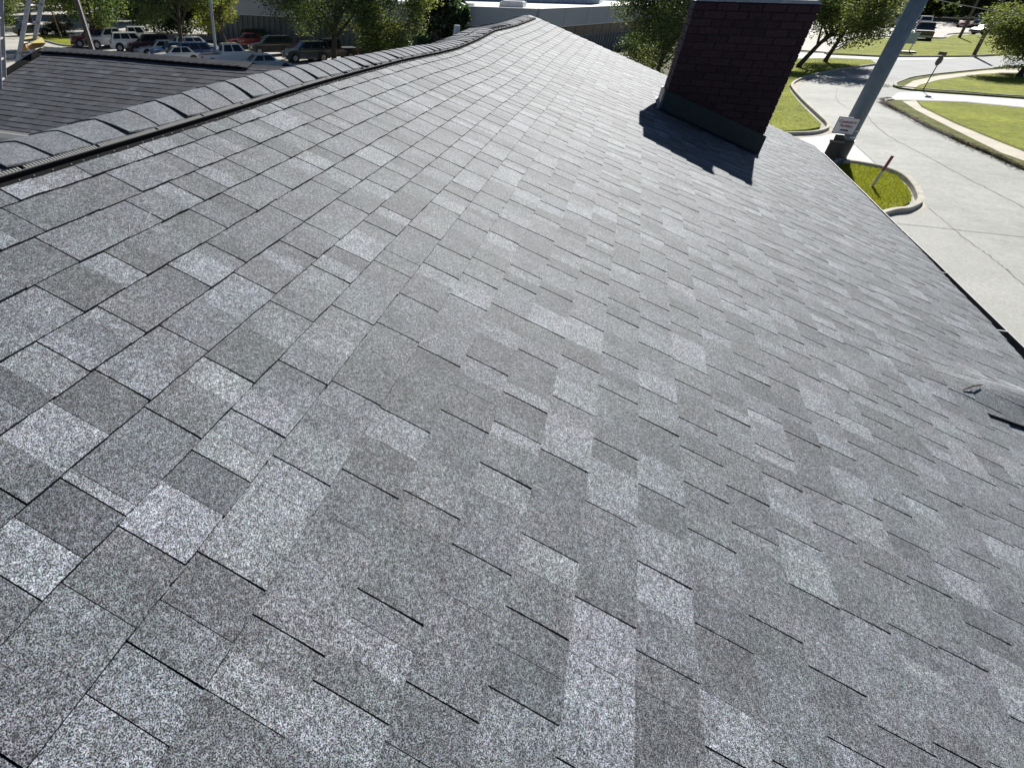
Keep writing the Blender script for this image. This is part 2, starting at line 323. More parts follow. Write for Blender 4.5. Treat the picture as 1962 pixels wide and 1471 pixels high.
# island by the driveway below the eave
g5 = [(1560, 425), (1598, 319), (1616, 314), (1641, 315.5), (1689, 325), (1720, 339), (1739, 359), (1746, 376), (1745, 386), (1725, 396), (1690, 401), (1600, 436)]
lawn(g5)
kerb('kerb', PX([(1540, 430), (1596, 322), (1616, 316.5), (1642, 318.5), (1690, 328), (1722, 341), (1741, 360), (1749, 376), (1750, 390), (1728, 403), (1690, 409), (1600, 440)]), w=-.19, h=.16)
sheet('gutter_pan', PX([(1744, 362), (1762, 374), (1775, 397), (1752, 409), (1700, 416), (1640, 440), (1600, 440), (1690, 409), (1728, 403), (1750, 390), (1749, 376)]), GZ+.008, M['walk'])
sheet('road_patch', PX([(1692, 416), (1752, 409), (1775, 397), (1962, 545), (2200, 740), (1962, 900), (1700, 460)]), GZ+.006, mat('patch_asphalt', (.37, .37, .342), .9, .2, noise=[(.6, .9, 1.08, 4), (12, .88, 1.1, 3), (70, .75, 1.2, 2)]))
def crack(px, w=.022, z=GZ+.012, wob=.03):
    b = MB(); P = smooth_path(PX(px), 12); n = len(P); r = random.Random(len(px)*7+int(px[0][0]))
    for i in range(n-1):
        d = (P[i+1]-P[i]).normalized(); s = Vector((-d.y, d.x, 0))
        if i == 0: o0 = 0
        o1 = r.uniform(-wob, wob); ww = w*r.uniform(.6, 1.2)
        p, q = P[i]+s*o0, P[i+1]+s*o1; o0 = o1
        b.face([(p.x+s.x*w/2, p.y+s.y*w/2, z), (p.x-s.x*w/2, p.y-s.y*w/2, z), (q.x-s.x*w/2, q.y-s.y*w/2, z), (q.x+s.x*w/2, q.y+s.y*w/2, z)])
    return b.build('road_crack', M['joint'], kind='structure')
crack([(1648, 205), (1690, 252), (1770, 297), (1860, 345), (1962, 398), (2200, 520)])
crack([(1775, 397), (1850, 458), (1910, 502), (1962, 548), (2100, 660)])
crack([(1604, 254), (1640, 280), (1692, 328)], .025)
crack([(1604, 170), (1603, 190), (1620, 205), (1648, 215)], .02)
crack([(1528, 172), (1536, 187), (1556, 207), (1578, 232), (1604, 254)], .02, wob=.005)
# left car park lawn strip
sheet('lawn', PX([(70, 66), (100, 66), (122, 69), (150, 80), (168, 87), (140, 88), (118, 86), (86, 78), (60, 76)], GL+LH), GL+LH, M['lawn'], thick=.15)
kerb('kerb', PX([(60, 77), (86, 79.5), (118, 87.5), (140, 89.5), (170, 88.5)], GL), w=.18, z=GL)
sheet('planting_bed', [(70.5, -50), (73.8, -50), (72, -9.5), (68, -9.5), (60, -26), (69, -28)], GL+.012, M['dirt'])
for i in range(10):                                    # painted bay lines of the car park, set at an angle
    for x0, y0, k_ in ((52.5, -58+i*3.3, 1), (63.5, -46+i*3.3, 1)):
        b = MB(); b.bar((x0, y0, GL+.007), (x0+3.6, y0+3.6, GL+.007), .10, .004); b.build('bay_line', M['white'], kind='structure')
# short blades on the nearest turf
def in_poly(x, y, P):
    c = False; j = len(P)-1
    for i in range(len(P)):
        if (P[i][1] > y) != (P[j][1] > y) and x < (P[j][0]-P[i][0])*(y-P[i][1])/(P[j][1]-P[i][1])+P[i][0]: c = not c
        j = i
    return c
def blades(polys, n, h, z):
    b = MB(); r = random.Random(3)
    for px in polys:
        P = [(p.x, p.y) for p in PX(px, z)]; xs = [p[0] for p in P]; ys = [p[1] for p in P]; k = 0
        while k < n:
            x, y = r.uniform(min(xs), max(xs)), r.uniform(min(ys), max(ys)); k += 1
            if not in_poly(x, y, P): continue
            a_ = r.uniform(0, 6.28); w = r.uniform(.008, .02); hh = h*r.uniform(.5, 1.3); dx, dy = math.cos(a_)*w, math.sin(a_)*w
            c = r.choice([(1, 1, 1), (1.2, 1.1, .9), (.8, .9, .9), (1.3, 1.1, 1.4)])
            b.face([(x-dx, y-dy, z-.01), (x+dx, y+dy, z-.01), (x+r.uniform(-.03, .03), y+r.uniform(-.03, .03), z+hh)], c)
    return b.build('grass', M['blade'], kind='stuff')
blades([g5], 26000, .055, GZ+LH)
blades([g1], 26000, .06, GZ+LH)
b = MB(); r = random.Random(5)                        # dead leaves lying along the street kerb
KP = smooth_path(PX(kp), 8)
for i in range(6500):
    k = r.randrange(len(KP)-1); t = r.random(); p = KP[k].lerp(KP[k+1], t); d = (KP[k+1]-KP[k]).normalized(); s = Vector((-d.y, d.x, 0))
    o = -abs(r.gauss(0, .09)) if r.random() < .6 else .12+abs(r.gauss(0, .14))
    q = p+s*o; z = GZ+.015+r.random()*.03+(LH+.0 if o > 0 else 0); a_ = r.uniform(0, 6.28); w = r.uniform(.02, .06)
    c = r.choice([(1, 1, 1), (.6, .6, .6), (1.6, 1.4, 1.2), (.4, .35, .3)])
    b.face([q+Vector((math.cos(a_+j*1.57)*w*(1 if j % 2 else .6), math.sin(a_+j*1.57)*w*(1 if j % 2 else .6), z-GZ+GZ-q.z+r.uniform(0, .02))) for j in range(4)], c)
b.build('leaf_litter', M['leaflitter'], kind='stuff')
# ------------------------------------------------------------------ house : roof plane and its gentle deformation
PT = .3217; Y0, Z0 = -1.4312, -.5096; EXP = .143; cP, sP = math.cos(PT), math.sin(PT)
SAGX = [0, 2, 3, 3.9, 4.7, 5.7, 6.4, 7.4, 8.3, 10, 12, 13]; SAGZ = [0, -.006, -.010, -.022, -.040, -.080, -.094, -.084, -.054, -.088, -.075, -.07]
def Hf(x, v):
    z = float(np.interp(x, SAGX, SAGZ))*max(0, 1-(v+.3)/3.4)**1.4
    z += .0035*math.sin(x*2.1+v*1.3)*math.sin(v*1.7+x*.6+1)
    if x < 5.4 and v > 3.0:                          # swelling in the decking near the lower edge
        a0, b0 = 3.40, 3.45; dx, dv = .36, .80; L_ = math.hypot(dx, dv); t = ((x-a0)*dx+(v-b0)*dv)/L_; s = ((x-a0)*dv-(v-b0)*dx)/L_
        am = .075*max(0, min(1, (t+.05)/.75)); z += am*math.exp(-(s/(.15+.03*t))**2)
    return z
def RP(x, v, n=0): return (x, Y0+v*cP+n*sP, Z0-v*sP+n*cP+Hf(x, v))
VPK = -.25                                            # ridge peak
VE = 4.815                                             # shingle edge at the eave
def VEf(x): return float(np.interp(x, [3.5, 4.83, 5.48, 6.1, 7.5], [4.66, 4.68, 4.745, 4.76, 4.815]))
def rakeX(v): return 12.20-.40*max(0, v+.3)/5.1-.05
house = thing('shingled_house', 'low gabled house under new grey laminated shingles with brick chimney and dark rear wing', 'house', (4, 0, GZ))
roof = bpy.data.objects.new('main_roof', None); COL.objects.link(roof); roof.location = (0, Y0, Z0); setpar(roof, house)
roof.matrix_parent_inverse = Matrix(); roof.location = (0-4, -Y0, Z0-GZ)
XA = -4.0
b = MB()                                              # decking with underlay, sunk below the shingles
NX, NV = 60, 14
for i in range(NX):
    for j in range(NV):
        xs = [XA+(rakeX(0)-XA)*k/NX for k in (i, i+1)]; vs = [VPK+(4.60-VPK)*k/NV for k in (j, j+1)]
        f = lambda x, v: RP(min(x, rakeX(v)-.03), v, -.012-(.02 if v == VE else 0))
        b.face([f(xs[0], vs[0]), f(xs[0], vs[1]), f(xs[1], vs[1]), f(xs[1], vs[0])])
b.build('roof_decking', M['felt'], roof)
CUTS = {0: [1.106], 1: [1.045, 1.44], 2: [1.008, 1.356, 1.575], 3: [0.861, 1.095, 1.489, 1.681, 1.944], 4: [0.717, 0.904, 1.181, 1.369, 1.763, 2.109], 5: [0.4, 0.732, 0.953, 1.301, 1.583, 1.771, 2.059, 2.371],
 6: [0.284, 0.476, 0.713, 0.936, 1.265, 1.542, 1.723, 1.999, 2.19, 2.58], 7: [0.105, 0.456, 0.679, 0.833, 1.059, 1.395, 1.761, 1.868, 2.148, 2.474, 2.688], 8: [0.303, 0.493, 0.776, 1.089, 1.428, 1.645, 1.92, 2.115, 2.445, 2.707, 2.907],
 9: [0.447, 0.842, 1.089, 1.418, 1.804, 1.995, 2.162, 2.491, 2.701], 10: [0.405, 0.598, 0.879, 1.203, 1.33, 1.5, 1.887], 11: [0.488, 0.812, 1.091, 1.273], 12: [0.562, 0.739], 13: [0.511, 0.856], 14: [0.81], 15: [0.967], 16: [0.739, 1.081]}
WID = {(7, .456): .125, (6, .284): .089, (5, .4): .204, (6, .476): .028}
TONES = [(7, 0.518, 1.62), (6, 0.335, 1.6), (6, 0.49, 1.45), (6, .60, .95), (5, 0.516, 1.5), (4, 1.227, 1.4), (7, 0.694, 1.4), (7, 0.879, 1.4), (13, 0.613, 1.5), (15, 0.746, 1.35), (14, 1.024, 1.4), (8, 0.2, 1.3), (10, 0.358, 1.25), (2, 0.975, 0.8), (2, 0.941, 0.8), (4, 0.614, 0.72), (5, 0.655, 0.75), (7, 0.629, 0.74), (6, 0.452, 0.72), (7, 0.799, 1.2), (6, 1.383, 1.15), (7, 0.365, 0.85), (10, 0.75, 0.85), (4, 1.057, 0.9)]
rr = random.Random(21); tabs = []; jit = {}
def tone_pick(r, x):
    u = r.random(); k = 1.0
    if u < .20: t = r.uniform(1.16, 1.46)
    elif u < .45: t = r.uniform(.72, .88)
    else: t = r.gauss(.98, .07)
    return 1+(t-1)*k
nrow = 34
for k in range(0, nrow):
    v0, v1 = (k-1)*EXP, k*EXP
    if k == 0: v0 = -.20
    last = k == nrow-1
    xe = rakeX((v0+v1)/2)+rr.uniform(-.006, .006)
    cuts = list(CUTS.get(k, [])); x = (cuts[0] if cuts else -.2)
    while x > XA+.2: x -= rr.uniform(.20, .40); cuts.append(x)
    cuts.sort(); x = cuts[-1]
    while x < xe-.25: x += rr.uniform(.13, .33); cuts.append(x)
    cuts = [c for c in cuts if c < xe-.08]
    for i, c in enumerate(cuts):
        nx = cuts[i+1] if i+1 < len(cuts) else xe
        jit[k, i] = rr.uniform(-.0006, .0008); gap = nx-c; w = gap if gap < .13 else (gap*rr.uniform(.40, .72)); w = WID.get((k, c), w)
        if i+1 == len(cuts): w = gap
        pieces = [(c, c+w, 1)]
        if w < gap-.02: pieces.append((c+w, nx, 0))
        fine_ = []
        for a0, a1, up in pieces:                     # the colour blend often changes part-way across a tab
            if a1-a0 > .13 and rr.random() < .45:
                m_ = a0+(a1-a0)*rr.uniform(.35, .65); fine_ += [(a0, m_, up, .0012, 0), (m_, a1, up, 0, .0012)]
            else: fine_.append((a0, a1, up, .0012, .0012))
        for a0, a1, up, ga, gb in fine_:
            t = tone_pick(rr, c)
            for (tk, tu, tt) in TONES:
                if tk == k and a0-.001 <= tu <= a1: t = tt
            tint = (t*rr.uniform(.985, 1.01), t, t*rr.uniform(.985, 1.03))
            tabs.append((k, v0, VEf((a0+a1)/2) if last else v1, a0+ga, a1-gb, up, tint, jit[k, i]))
def tab_mesh(b, tb):
    k, v0, v1, a0, a1, up, c, j = tb
    tN = (.0094 if up else .0072)+j*.9; g = 0
    nseg = 3 if a1-a0 > .12 else 2; xs = [a0+g+(a1-a0-2*g)*i/nseg for i in range(nseg+1)]
    vt = v0-.012; base = .0002 if not up else .0022
    wob = [rr.uniform(-.0016, .0016) for _ in xs]
    top = [RP(x, vt, base+.001) for x in xs]; mid = [RP(x, (v0+v1)/2, tN*.62+.001) for x in xs]; bot = [RP(x, v1+w_, tN) for x, w_ in zip(xs, wob)]; und = [RP(x, v1+w_-.0015, -.004) for x, w_ in zip(xs, wob)]
    n = len(xs); V = top+mid+bot+und; Fs = []
    for i in range(n-1):
        Fs += [(i, n+i, n+i+1, i+1), (n+i, 2*n+i, 2*n+i+1, n+i+1), (2*n+i, 3*n+i, 3*n+i+1, 2*n+i+1)]
    i0 = len(V); V += [RP(a0+g, vt, -.006), RP(a0+g, (v0+v1)/2, -.006), RP(a1-g, vt, -.006), RP(a1-g, (v0+v1)/2, -.006)]
    Fs += [(0, i0, i0+1, n), (n, i0+1, 3*n, 2*n), (n-1, 2*n-1, i0+3, i0+2), (2*n-1, 3*n-1, 4*n-1, i0+3)]
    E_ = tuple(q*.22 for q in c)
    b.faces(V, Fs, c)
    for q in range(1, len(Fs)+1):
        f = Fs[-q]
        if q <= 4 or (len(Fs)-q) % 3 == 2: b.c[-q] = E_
def scr_area(tb):
    k, v0, v1, a0, a1, *_ = tb; q = [proj(RP(x, v)) for x, v in ((a0, v0), (a0, v1), (a1, v1), (a1, v0))]
    if any(p is None for p in q): return 0
    if all(p[0] < 0 or p[0] > W or p[1] < 0 or p[1] > H for p in q): return 0
    q = [(min(max(p[0], 0), W), min(max(p[1], 0), H)) for p in q]
    return abs(sum(q[i][0]*q[(i+1) % 4][1]-q[(i+1) % 4][0]*q[i][1] for i in range(4)))/2
tabs.sort(key=scr_area, reverse=True)
for tb in tabs[:300]:
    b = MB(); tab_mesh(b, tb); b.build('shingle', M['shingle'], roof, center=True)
b = MB()
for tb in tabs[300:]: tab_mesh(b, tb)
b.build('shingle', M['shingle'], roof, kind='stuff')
M['scuff'] = mat('chalk_scuff', (.30, .31, .32), .95, .1, noise=[(400, .5, 1.4, 1)])
for (x0, v0, x1, v1, w_) in ((1.36, .235, 1.30, .262, .004), (1.33, .262, 1.27, .268, .005), (1.25, .245, 1.22, .268, .003), (2.62, 1.55, 2.55, 1.60, .004), (1.62, 2.02, 1.58, 2.10, .003), (4.2, 1.1, 4.1, 1.16, .006)):
    b = MB(); d_ = Vector((x1-x0, v1-v0, 0)).normalized(); px_, pv_ = -d_.y*w_/2, d_.x*w_/2; nn_ = .0085
    b.face([RP(x0+px_, v0+pv_, nn_), RP(x0-px_, v0-pv_, nn_), RP(x1-px_*.4, v1-pv_*.4, nn_), RP(x1+px_*.4, v1+pv_*.4, nn_)]); b.build('scuff_mark', M['scuff'], roof)
# rear slope of the main roof, the gable end and eave trim
b = MB(); pk = RP(0, VPK); yb, zb = pk[1], pk[2]
rb = lambda x, s, n=0: (x, yb-s*cP, zb-s*sP+n+Hf(x, VPK))
for i in range(40):
    x0, x1 = XA+(12.15-XA)*i/40, XA+(12.15-XA)*(i+1)/40
    for s0, s1 in ((0, .6), (.6, 2.4), (2.4, 4.6)):
        b.face([rb(x0, s0), rb(x1, s0), rb(x1, s1), rb(x0, s1)], (1, 1, 1))
b.build('rear_slope', M['shingle'], roof)
b = MB()
for i in range(24):
    v0, v1 = VPK+(VE-VPK)*i/24, VPK+(VE-VPK)*(i+1)/24
    b.hexa([RP(rakeX(v0)-.02, v0, -.14), RP(rakeX(v1)-.02, v1, -.14), RP(rakeX(v1)+.01, v1, -.14), RP(rakeX(v0)+.01, v0, -.14)], [RP(rakeX(v0)-.02, v0, -.006), RP(rakeX(v1)-.02, v1, -.006), RP(rakeX(v1)+.01, v1, -.006), RP(rakeX(v0)+.01, v0, -.006)])
b.build('rake_board', M['fascia'], roof)
# ridge vent and cap shingles
ridge = bpy.data.objects.new('ridge', None); COL.objects.link(ridge); setpar(ridge, house); ridge.matrix_parent_inverse = Matrix(); ridge.location = (0-4, -yb, zb-GZ)
XV = 11.9; b = MB(); N_ = 90
for i in range(N_):                                   # vent body: base flange, upright baffle, sloping louvre bed
    x0, x1 = XA+(XV-XA)*i/N_, XA+(XV-XA)*(i+1)/N_
    prof = [(-.070, .004), (-.072, .0085), (-.0875, .009), (-.0885, .024), (-.092, .0265), (-.0935, .011), (-.120, .012), (-.124, .025)]
    for (va, na), (vb, nb) in zip(prof, prof[1:]):
        b.face([RP(x0, vb, nb), RP(x0, va, na), RP(x1, va, na), RP(x1, vb, nb)])
b.build('vent_body', M['vent'], ridge)
b = MB(); x = .6
while x < 3.4:                                        # louvre slats, too fine to pick apart
    if int(x/.305) != int((x+.012)/.305): x += .012; continue
    b.hexa([RP(x, -.119, .021), RP(x, -.0925, .020), RP(x+.0060, -.0925, .020), RP(x+.0060, -.119, .021)], [RP(x, -.119, .0265), RP(x, -.0925, .0262), RP(x+.0060, -.0925, .0262), RP(x+.0060, -.119, .0265)]); x += .0118
while x < XV-.05:
    b.hexa([RP(x, -.119, .022), RP(x, -.0925, .021), RP(x+.012, -.0925, .021), RP(x+.012, -.119, .022)], [RP(x, -.119, .0265), RP(x, -.0925, .0262), RP(x+.012, -.0925, .0262), RP(x+.012, -.119, .0265)]); x += .035+.06*(math.sin(x*23)>.2)
b.build('louvre', M['slat'], ridge, kind='stuff')
b = MB()
b2 = MB()
for i in range(N_):                                   # bright top edge of the baffle
    x0, x1 = XA+(XV-XA)*i/N_, XA+(XV-XA)*(i+1)/N_
    b2.hexa([RP(x0, -.0922, .0255), RP(x0, -.0902, .025), RP(x1, -.0902, .025), RP(x1, -.0922, .0255)], [RP(x0, -.0922, .0278), RP(x0, -.0902, .0268), RP(x1, -.0902, .0268), RP(x1, -.0922, .0278)])
b2.build('baffle_lip', M['lip'], ridge)
b3 = MB(); x = .7; rn = random.Random(9)
while x < 6: b3.tube([RP(x, -.077, .0087), RP(x, -.077, .011)], .0022, 6); x += rn.uniform(.05, .09)
b3.build('nail', M['metal'], ridge, kind='stuff')
CDX = [0, 1.5, 1.7, 2.0, 2.5, 3.5, 4.5, 5.6, 7.6, 10, 12]; CDZ = [.006, .010, .019, .032, .044, .032, .020, .024, -.012, .01, .014]
def cap_section(x, lp, le):                           # bent cap across the ridge; lp, le: lift at peak and at the lower edges
    out = []; pz = zb+Hf(x, VPK)+float(np.interp(x, CDX, CDZ))+lp; e = RP(x, -.112, .0275+le)
    for t in (-1, -.85, -.6, -.3, 0, .3, .6, .85, 1):
        a_ = abs(t); y = yb+(e[1]-yb)*t; z = pz+(e[2]-pz)*a_**1.28
        out.append((x, y, z))
    return out
cu = [1.342, 1.516, 1.692, 1.861, 2.035, 2.204]; caps = []; x = cu[0]
while x > XA: x -= .172; cu.insert(0, x)
x = cu[-1]
while x < XV-.2: x += random.Random(int(x*999)).uniform(.163, .182); cu.append(x)
rc = random.Random(12)
for i, x in enumerate(cu):                            # butt at x (towards the camera), tail under the next cap
    if i+1 >= len(cu): break
    L1 = cu[i+1]-x; lf = rc.choice([.004, .005, .006, .011]); b = MB(); g = rc.uniform(-.0025, .0025)
    A = cap_section(x+g, .0038, lf); Bm = cap_section(x+L1*.5, .003, lf*.45); Bq = cap_section(x+L1+.03, -.0012, -.001)
    A = [(p[0]+rc.uniform(-.0015, .0015), p[1], p[2]) for p in A]
    U = [(p[0]+.001, p[1], p[2]-.0045) for p in A]
    n = len(A); V = A+Bm+Bq+U; Fs = []
    for q in range(n-1): Fs += [(q, n+q, n+q+1, q+1), (n+q, 2*n+q, 2*n+q+1, n+q+1), (q+1, 3*n+q+1, 3*n+q, q)]
    e0 = len(V); V += [(p[0], p[1], p[2]-.007) for p in (Bm[-1], Bq[-1])]
    Fs += [(n-1, 2*n-1, e0, 4*n-1), (2*n-1, 3*n-1, e0+1, e0)]
    t = rc.gauss(1, .05); b.faces(V, Fs, (t, t, t*1.02)); b.build('ridge_cap', M['cap'], ridge, center=True)
# eave gutter with hangers
gut = MB(); gi = MB(); prof = [(VE-.16, -.004), (VE-.16, -.105), (VE+.09, -.112), (VE+.138, -.075), (VE+.146, -.038), (VE+.143, -.030)]
XG0, XG1 = XA, rakeX(VE)-.05
def GP(x, v, n): return (x, Y0+v*cP, Z0-VE*sP+Hf(x, VE)+n-.036)
for (va, na), (vb, nb) in zip(prof, prof[1:]):
    for i in range(20):
        x0, x1 = XG0+(XG1-XG0)*i/20, XG0+(XG1-XG0)*(i+1)/20
        gi.face([GP(x0, va, na), GP(x0, vb, nb), GP(x1, vb, nb), GP(x1, va, na)])
po = [(VE-.163, -.004), (VE-.163, -.109), (VE+.092, -.116), (VE+.142, -.077), (VE+.150, -.036), (VE+.148, -.0285), (VE+.1405, -.0285), (VE+.1405, -.033)]
for (va, na), (vb, nb) in zip(po, po[1:]):
    for i in range(20):
        x0, x1 = XG0+(XG1-XG0)*i/20, XG0+(XG1-XG0)*(i+1)/20
        gut.face([GP(x0, vb, nb), GP(x0, va, na), GP(x1, va, na), GP(x1, vb, nb)])
gut.face([GP(XG1, v, n) for v, n in po]); 
gutter = gut.build('gutter', M['gutter'], house); gi.build('gutter_trough', M['gutter_in'], gutter)
for x in (-.9, -.2, .5, 1.1, 1.8, 2.5, 3.2, 3.9, 4.83, 5.52, 6.7, 7.9, 9.1, 10.3):
    h = MB(); h.hexa([GP(x, VE-.12, -.036), GP(x, VE+.145, -.031), GP(x+.012, VE+.145, -.031), GP(x+.012, VE-.12, -.036)], [GP(x, VE-.12, -.033), GP(x, VE+.145, -.027), GP(x+.012, VE+.145, -.027), GP(x+.012, VE-.12, -.033)]); h.build('hanger', M['metal'] if 4 < x < 6 else M['gutter_in'], gutter)
b = MB(); b.box(XA, Y0+VE*cP-.20, Z0-VE*sP-.20, rakeX(VE)-.12, Y0+VE*cP-.175, Z0-VE*sP-.03); b.build('fascia', M['fascia'], house)
b = MB(); ye = Y0+VE*cP-.45                           # brick walls under the eaves
b.box(XA, ye-.2, GZ-.05, 11.3, ye, Z0-VE*sP-.06); b.box(11.1, yb-4.0, GZ-.05, 11.3, ye-.2, -2.2); b.box(XA, yb-4.2, GZ-.05, 11.3, yb-4.0, -2.2); b.box(XA, yb-4.0, GZ-.05, XA+.2, ye-.2, -2.2)
b.face([(11.3, yb-4.0, -2.2), (11.3, ye, -2.2), (11.3, yb, -.52)])
b.build('wall', M['wallbrick'], house)
# ------------------------------------------------------------------ chimney (part of the house; bricks are its pieces)
CXF, CXB, CYL, CYR = 8.15, 8.86, .563, 1.669; CTOP = -.168
chim = bpy.data.objects.new('chimney', None); COL.objects.link(chim); setpar(chim, house); chim.matrix_parent_inverse = Matrix(); chim.location = (CXF-4, -1.1, -1.4-GZ)
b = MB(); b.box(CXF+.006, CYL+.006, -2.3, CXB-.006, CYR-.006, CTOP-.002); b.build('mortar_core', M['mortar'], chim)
rowh = .0685; bl = .2; rb_ = random.Random(4); nb = 0; rest = MB()
def zroof(x, y): return Z0-(y-Y0)*sP/cP
def bricks(face, r, z0, z1, proud):
    """face 'f' front (-X), 'l' left (-Y), 'r' right (+Y), 'b' back"""
    global nb
    span = {'f': (CYL, CYR), 'b': (CYL, CYR), 'l': (CXF+.1, CXB), 'r': (CXF+.1, CXB)}[face]
    c = span[0]-((bl+.009)/2 if r % 2 else 0)
    if face in 'lr': c = span[0]-(0 if r % 2 else (bl+.009)/2)
    while c < span[1]-.01:
        a0, a1 = max(c, span[0]), min(c+bl, span[1]); c += bl+.009
        if a1-a0 < .03: continue
        p = proud+rb_.uniform(-.0015, .002); dz = rb_.uniform(-.0012, .0012); b = MB(); t = rb_.uniform(.82, 1.18); col = (t*rb_.uniform(.95, 1.08), t, t)
        if face == 'f':
            zb0 = zroof(0, a0)
            if z1 < zb0-.1: continue
            L_ = a0-(p if a0 <= CYL+.001 else 0); R_ = a1+(p if a1 >= CYR-.001 else 0); b.box(CXF-p, L_+rb_.uniform(0, .002), z0+dz, CXF+.095, R_, z1+dz, col)
        elif face == 'b': b.box(CXB-.03, a0, z0, CXB+p, a1, z1, col)
        elif face == 'l':
            if z1 < zroof(0, CYL)-.1: continue
            b.box(a0, CYL-p, z0+dz, a1, CYL+.09, z1+dz, col)
        else: b.box(a0, CYR-.09, z0+dz, a1, CYR+p, z1+dz, col)
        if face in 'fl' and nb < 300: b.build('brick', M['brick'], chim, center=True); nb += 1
        else:
            i = len(rest.v); rest.v += b.v; rest.f += [tuple(i+q for q in f) for f in b.f]; rest.c += b.c; rest.m += b.m
for r in range(24):
    z1 = CTOP-.012-r*rowh-.0; z0 = z1-rowh+.0085; pr = .007 if r < 2 else 0
    for f in 'flrb': bricks(f, r, z0, z1, pr)
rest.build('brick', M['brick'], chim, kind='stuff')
b = MB(); z = CTOP
b.hexa([(CXF-.008, CYL-.01, z), (CXB+.01, CYL-.01, z), (CXB+.01, CYR+.01, z), (CXF-.008, CYR+.01, z)], [(CXF+.03, CYL+.02, z+.03), (CXB-.02, CYL+.02, z+.03), (CXB-.02, CYR-.02, z+.03), (CXF+.03, CYR-.02, z+.03)])
b.build('crown', M['crown'], chim)
b = MB(); fx0, fx1, fy0, fy1 = CXF+.004, CXB-.2, .70, 1.325
b.hexa([(fx0, fy0, z+.001), (fx1, fy0, z+.001), (fx1, fy1, z+.001), (fx0, fy1, z+.001)], [(fx0, fy0, z+.27), (fx1, fy0, z+.27), (fx1, fy1, z+.27), (fx0, fy1, z+.27)])
b.hexa([(fx0-.03, fy0-.03, z+.27), (fx1+.03, fy0-.03, z+.27), (fx1+.03, fy1+.03, z+.27), (fx0-.03, fy1+.03, z+.27)], [(fx0-.01, fy0-.01, z+.30), (fx1+.01, fy0-.01, z+.30), (fx1+.01, fy1+.01, z+.30), (fx0-.01, fy1+.01, z+.30)])
b.build('flue', M['flue'], chim)
def vy(y): return (y-Y0)/cP
def rz(x, y): return Z0-vy(y)*sP+Hf(x, vy(y))
b = MB(); h0 = .20                                    # apron and step flashing
n = 10
for i in range(n):
    ya, yb2 = CYL-.03+(CYR-CYL+.06)*i/n, CYL-.03+(CYR-CYL+.06)*(i+1)/n
    b.hexa([(CXF-.018, ya, rz(CXF, ya)-.02), (CXF-.012, ya, rz(CXF, ya)-.02), (CXF-.012, yb2, rz(CXF, yb2)-.02), (CXF-.018, yb2, rz(CXF, yb2)-.02)], [(CXF-.018, ya, rz(CXF, ya)+h0), (CXF-.012, ya, rz(CXF, ya)+h0), (CXF-.012, yb2, rz(CXF, yb2)+h0), (CXF-.018, yb2, rz(CXF, yb2)+h0)])
    b.hexa([(CXF-.15, ya, rz(CXF-.15, ya)+.010), (CXF-.012, ya, rz(CXF, ya)+.012), (CXF-.012, yb2, rz(CXF, yb2)+.012), (CXF-.15, yb2, rz(CXF-.15, yb2)+.010)], [(CXF-.15, ya, rz(CXF-.15, ya)+.013), (CXF-.012, ya, rz(CXF, ya)+.02), (CXF-.012, yb2, rz(CXF, yb2)+.02), (CXF-.15, yb2, rz(CXF-.15, yb2)+.013)])
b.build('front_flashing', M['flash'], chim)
for i in range(6):
    b = MB(); x0, x1 = CXF-.05+i*.14, CXF+.10+i*.14
    zz = rz(x0, CYL)
    b.box(x0, CYL-.022, zz-.02, x1, CYL-.016, zz+.20-.01*i); b.box(x0, CYL-.05, zz+.010, x1, CYL-.022, zz+.016+.010)
    b.build('step_flashing', M['flashlit'], chim)
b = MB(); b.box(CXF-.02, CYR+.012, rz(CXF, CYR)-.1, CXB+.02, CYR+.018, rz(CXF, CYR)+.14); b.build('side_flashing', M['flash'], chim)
# twig on the shingles, and a black strip painting a lifted shingle's shadow
def twig(p, q, r_, label):
    b = MB(); P = [Vector(p), Vector(p).lerp(Vector(q), .4)+Vector((0, 0, .012)), Vector(q)]; b.tube(P, [r_*.5, r_, r_*.8], 6); o = b.build('twig', M['bark']); tag(o, label, 'twig')
twig(RP(3.42, 3.66, .012), RP(3.545, 3.79, .02), .005, 'small dark twig lying on the shingles beside the swelling near the eave')
b = MB(); P = [RP(3.30, 3.76, .012), RP(3.33, 3.88, .016), RP(3.37, 4.02, .02), RP(3.40, 4.2, .024)]
for i in range(3):
    p, q = Vector(P[i]), Vector(P[i+1]); d = Vector((-.03, 0, .008)); up = Vector((0, 0, .003))
    b.hexa([p, q, q-d*1.2, p-d], [p+up, q+up, q-d*1.2+up, p-d+up])
tag(b.build('shadow_strip', M['vent']), 'black strip painting the shadow under a lifted shingle at the right edge', 'painted shadow')
# ------------------------------------------------------------------ rear wing with dark shingles
TH = .274; cW, sW = math.cos(TH), math.sin(TH); XR, ZR = 8.773, -1.243
def WP(y, s, n=0): return (XR-s*cW-n*sW, y, ZR-s*sW+n*cW+.006*math.sin(y*1.3+s))
wing = bpy.data.objects.new('rear_wing', None); COL.objects.link(wing); setpar(wing, house); wing.matrix_parent_inverse = Matrix(); wing.location = (XR-4, 6, ZR-GZ)
YR0, YR1 = -9.80, -2.4; SR = -.30; NW = 16
b = MB(); b.face([WP(YR0, SR, -.02), WP(YR1, SR, -.02), WP(YR1, (NW+.6)*EXP, -.02), WP(YR0, (NW+.6)*EXP, -.02)][::-1])
pkx = WP(YR0, SR)[0]; pkz = WP(YR0, SR)[2]
b.face([(pkx, YR0, pkz), (pkx, YR1, pkz), (pkx+2.8, YR1, pkz-.8), (pkx+2.8, YR0, pkz-.8)]); b.build('roof_decking', M['felt'], wing)
b = MB(); rw = random.Random(31)
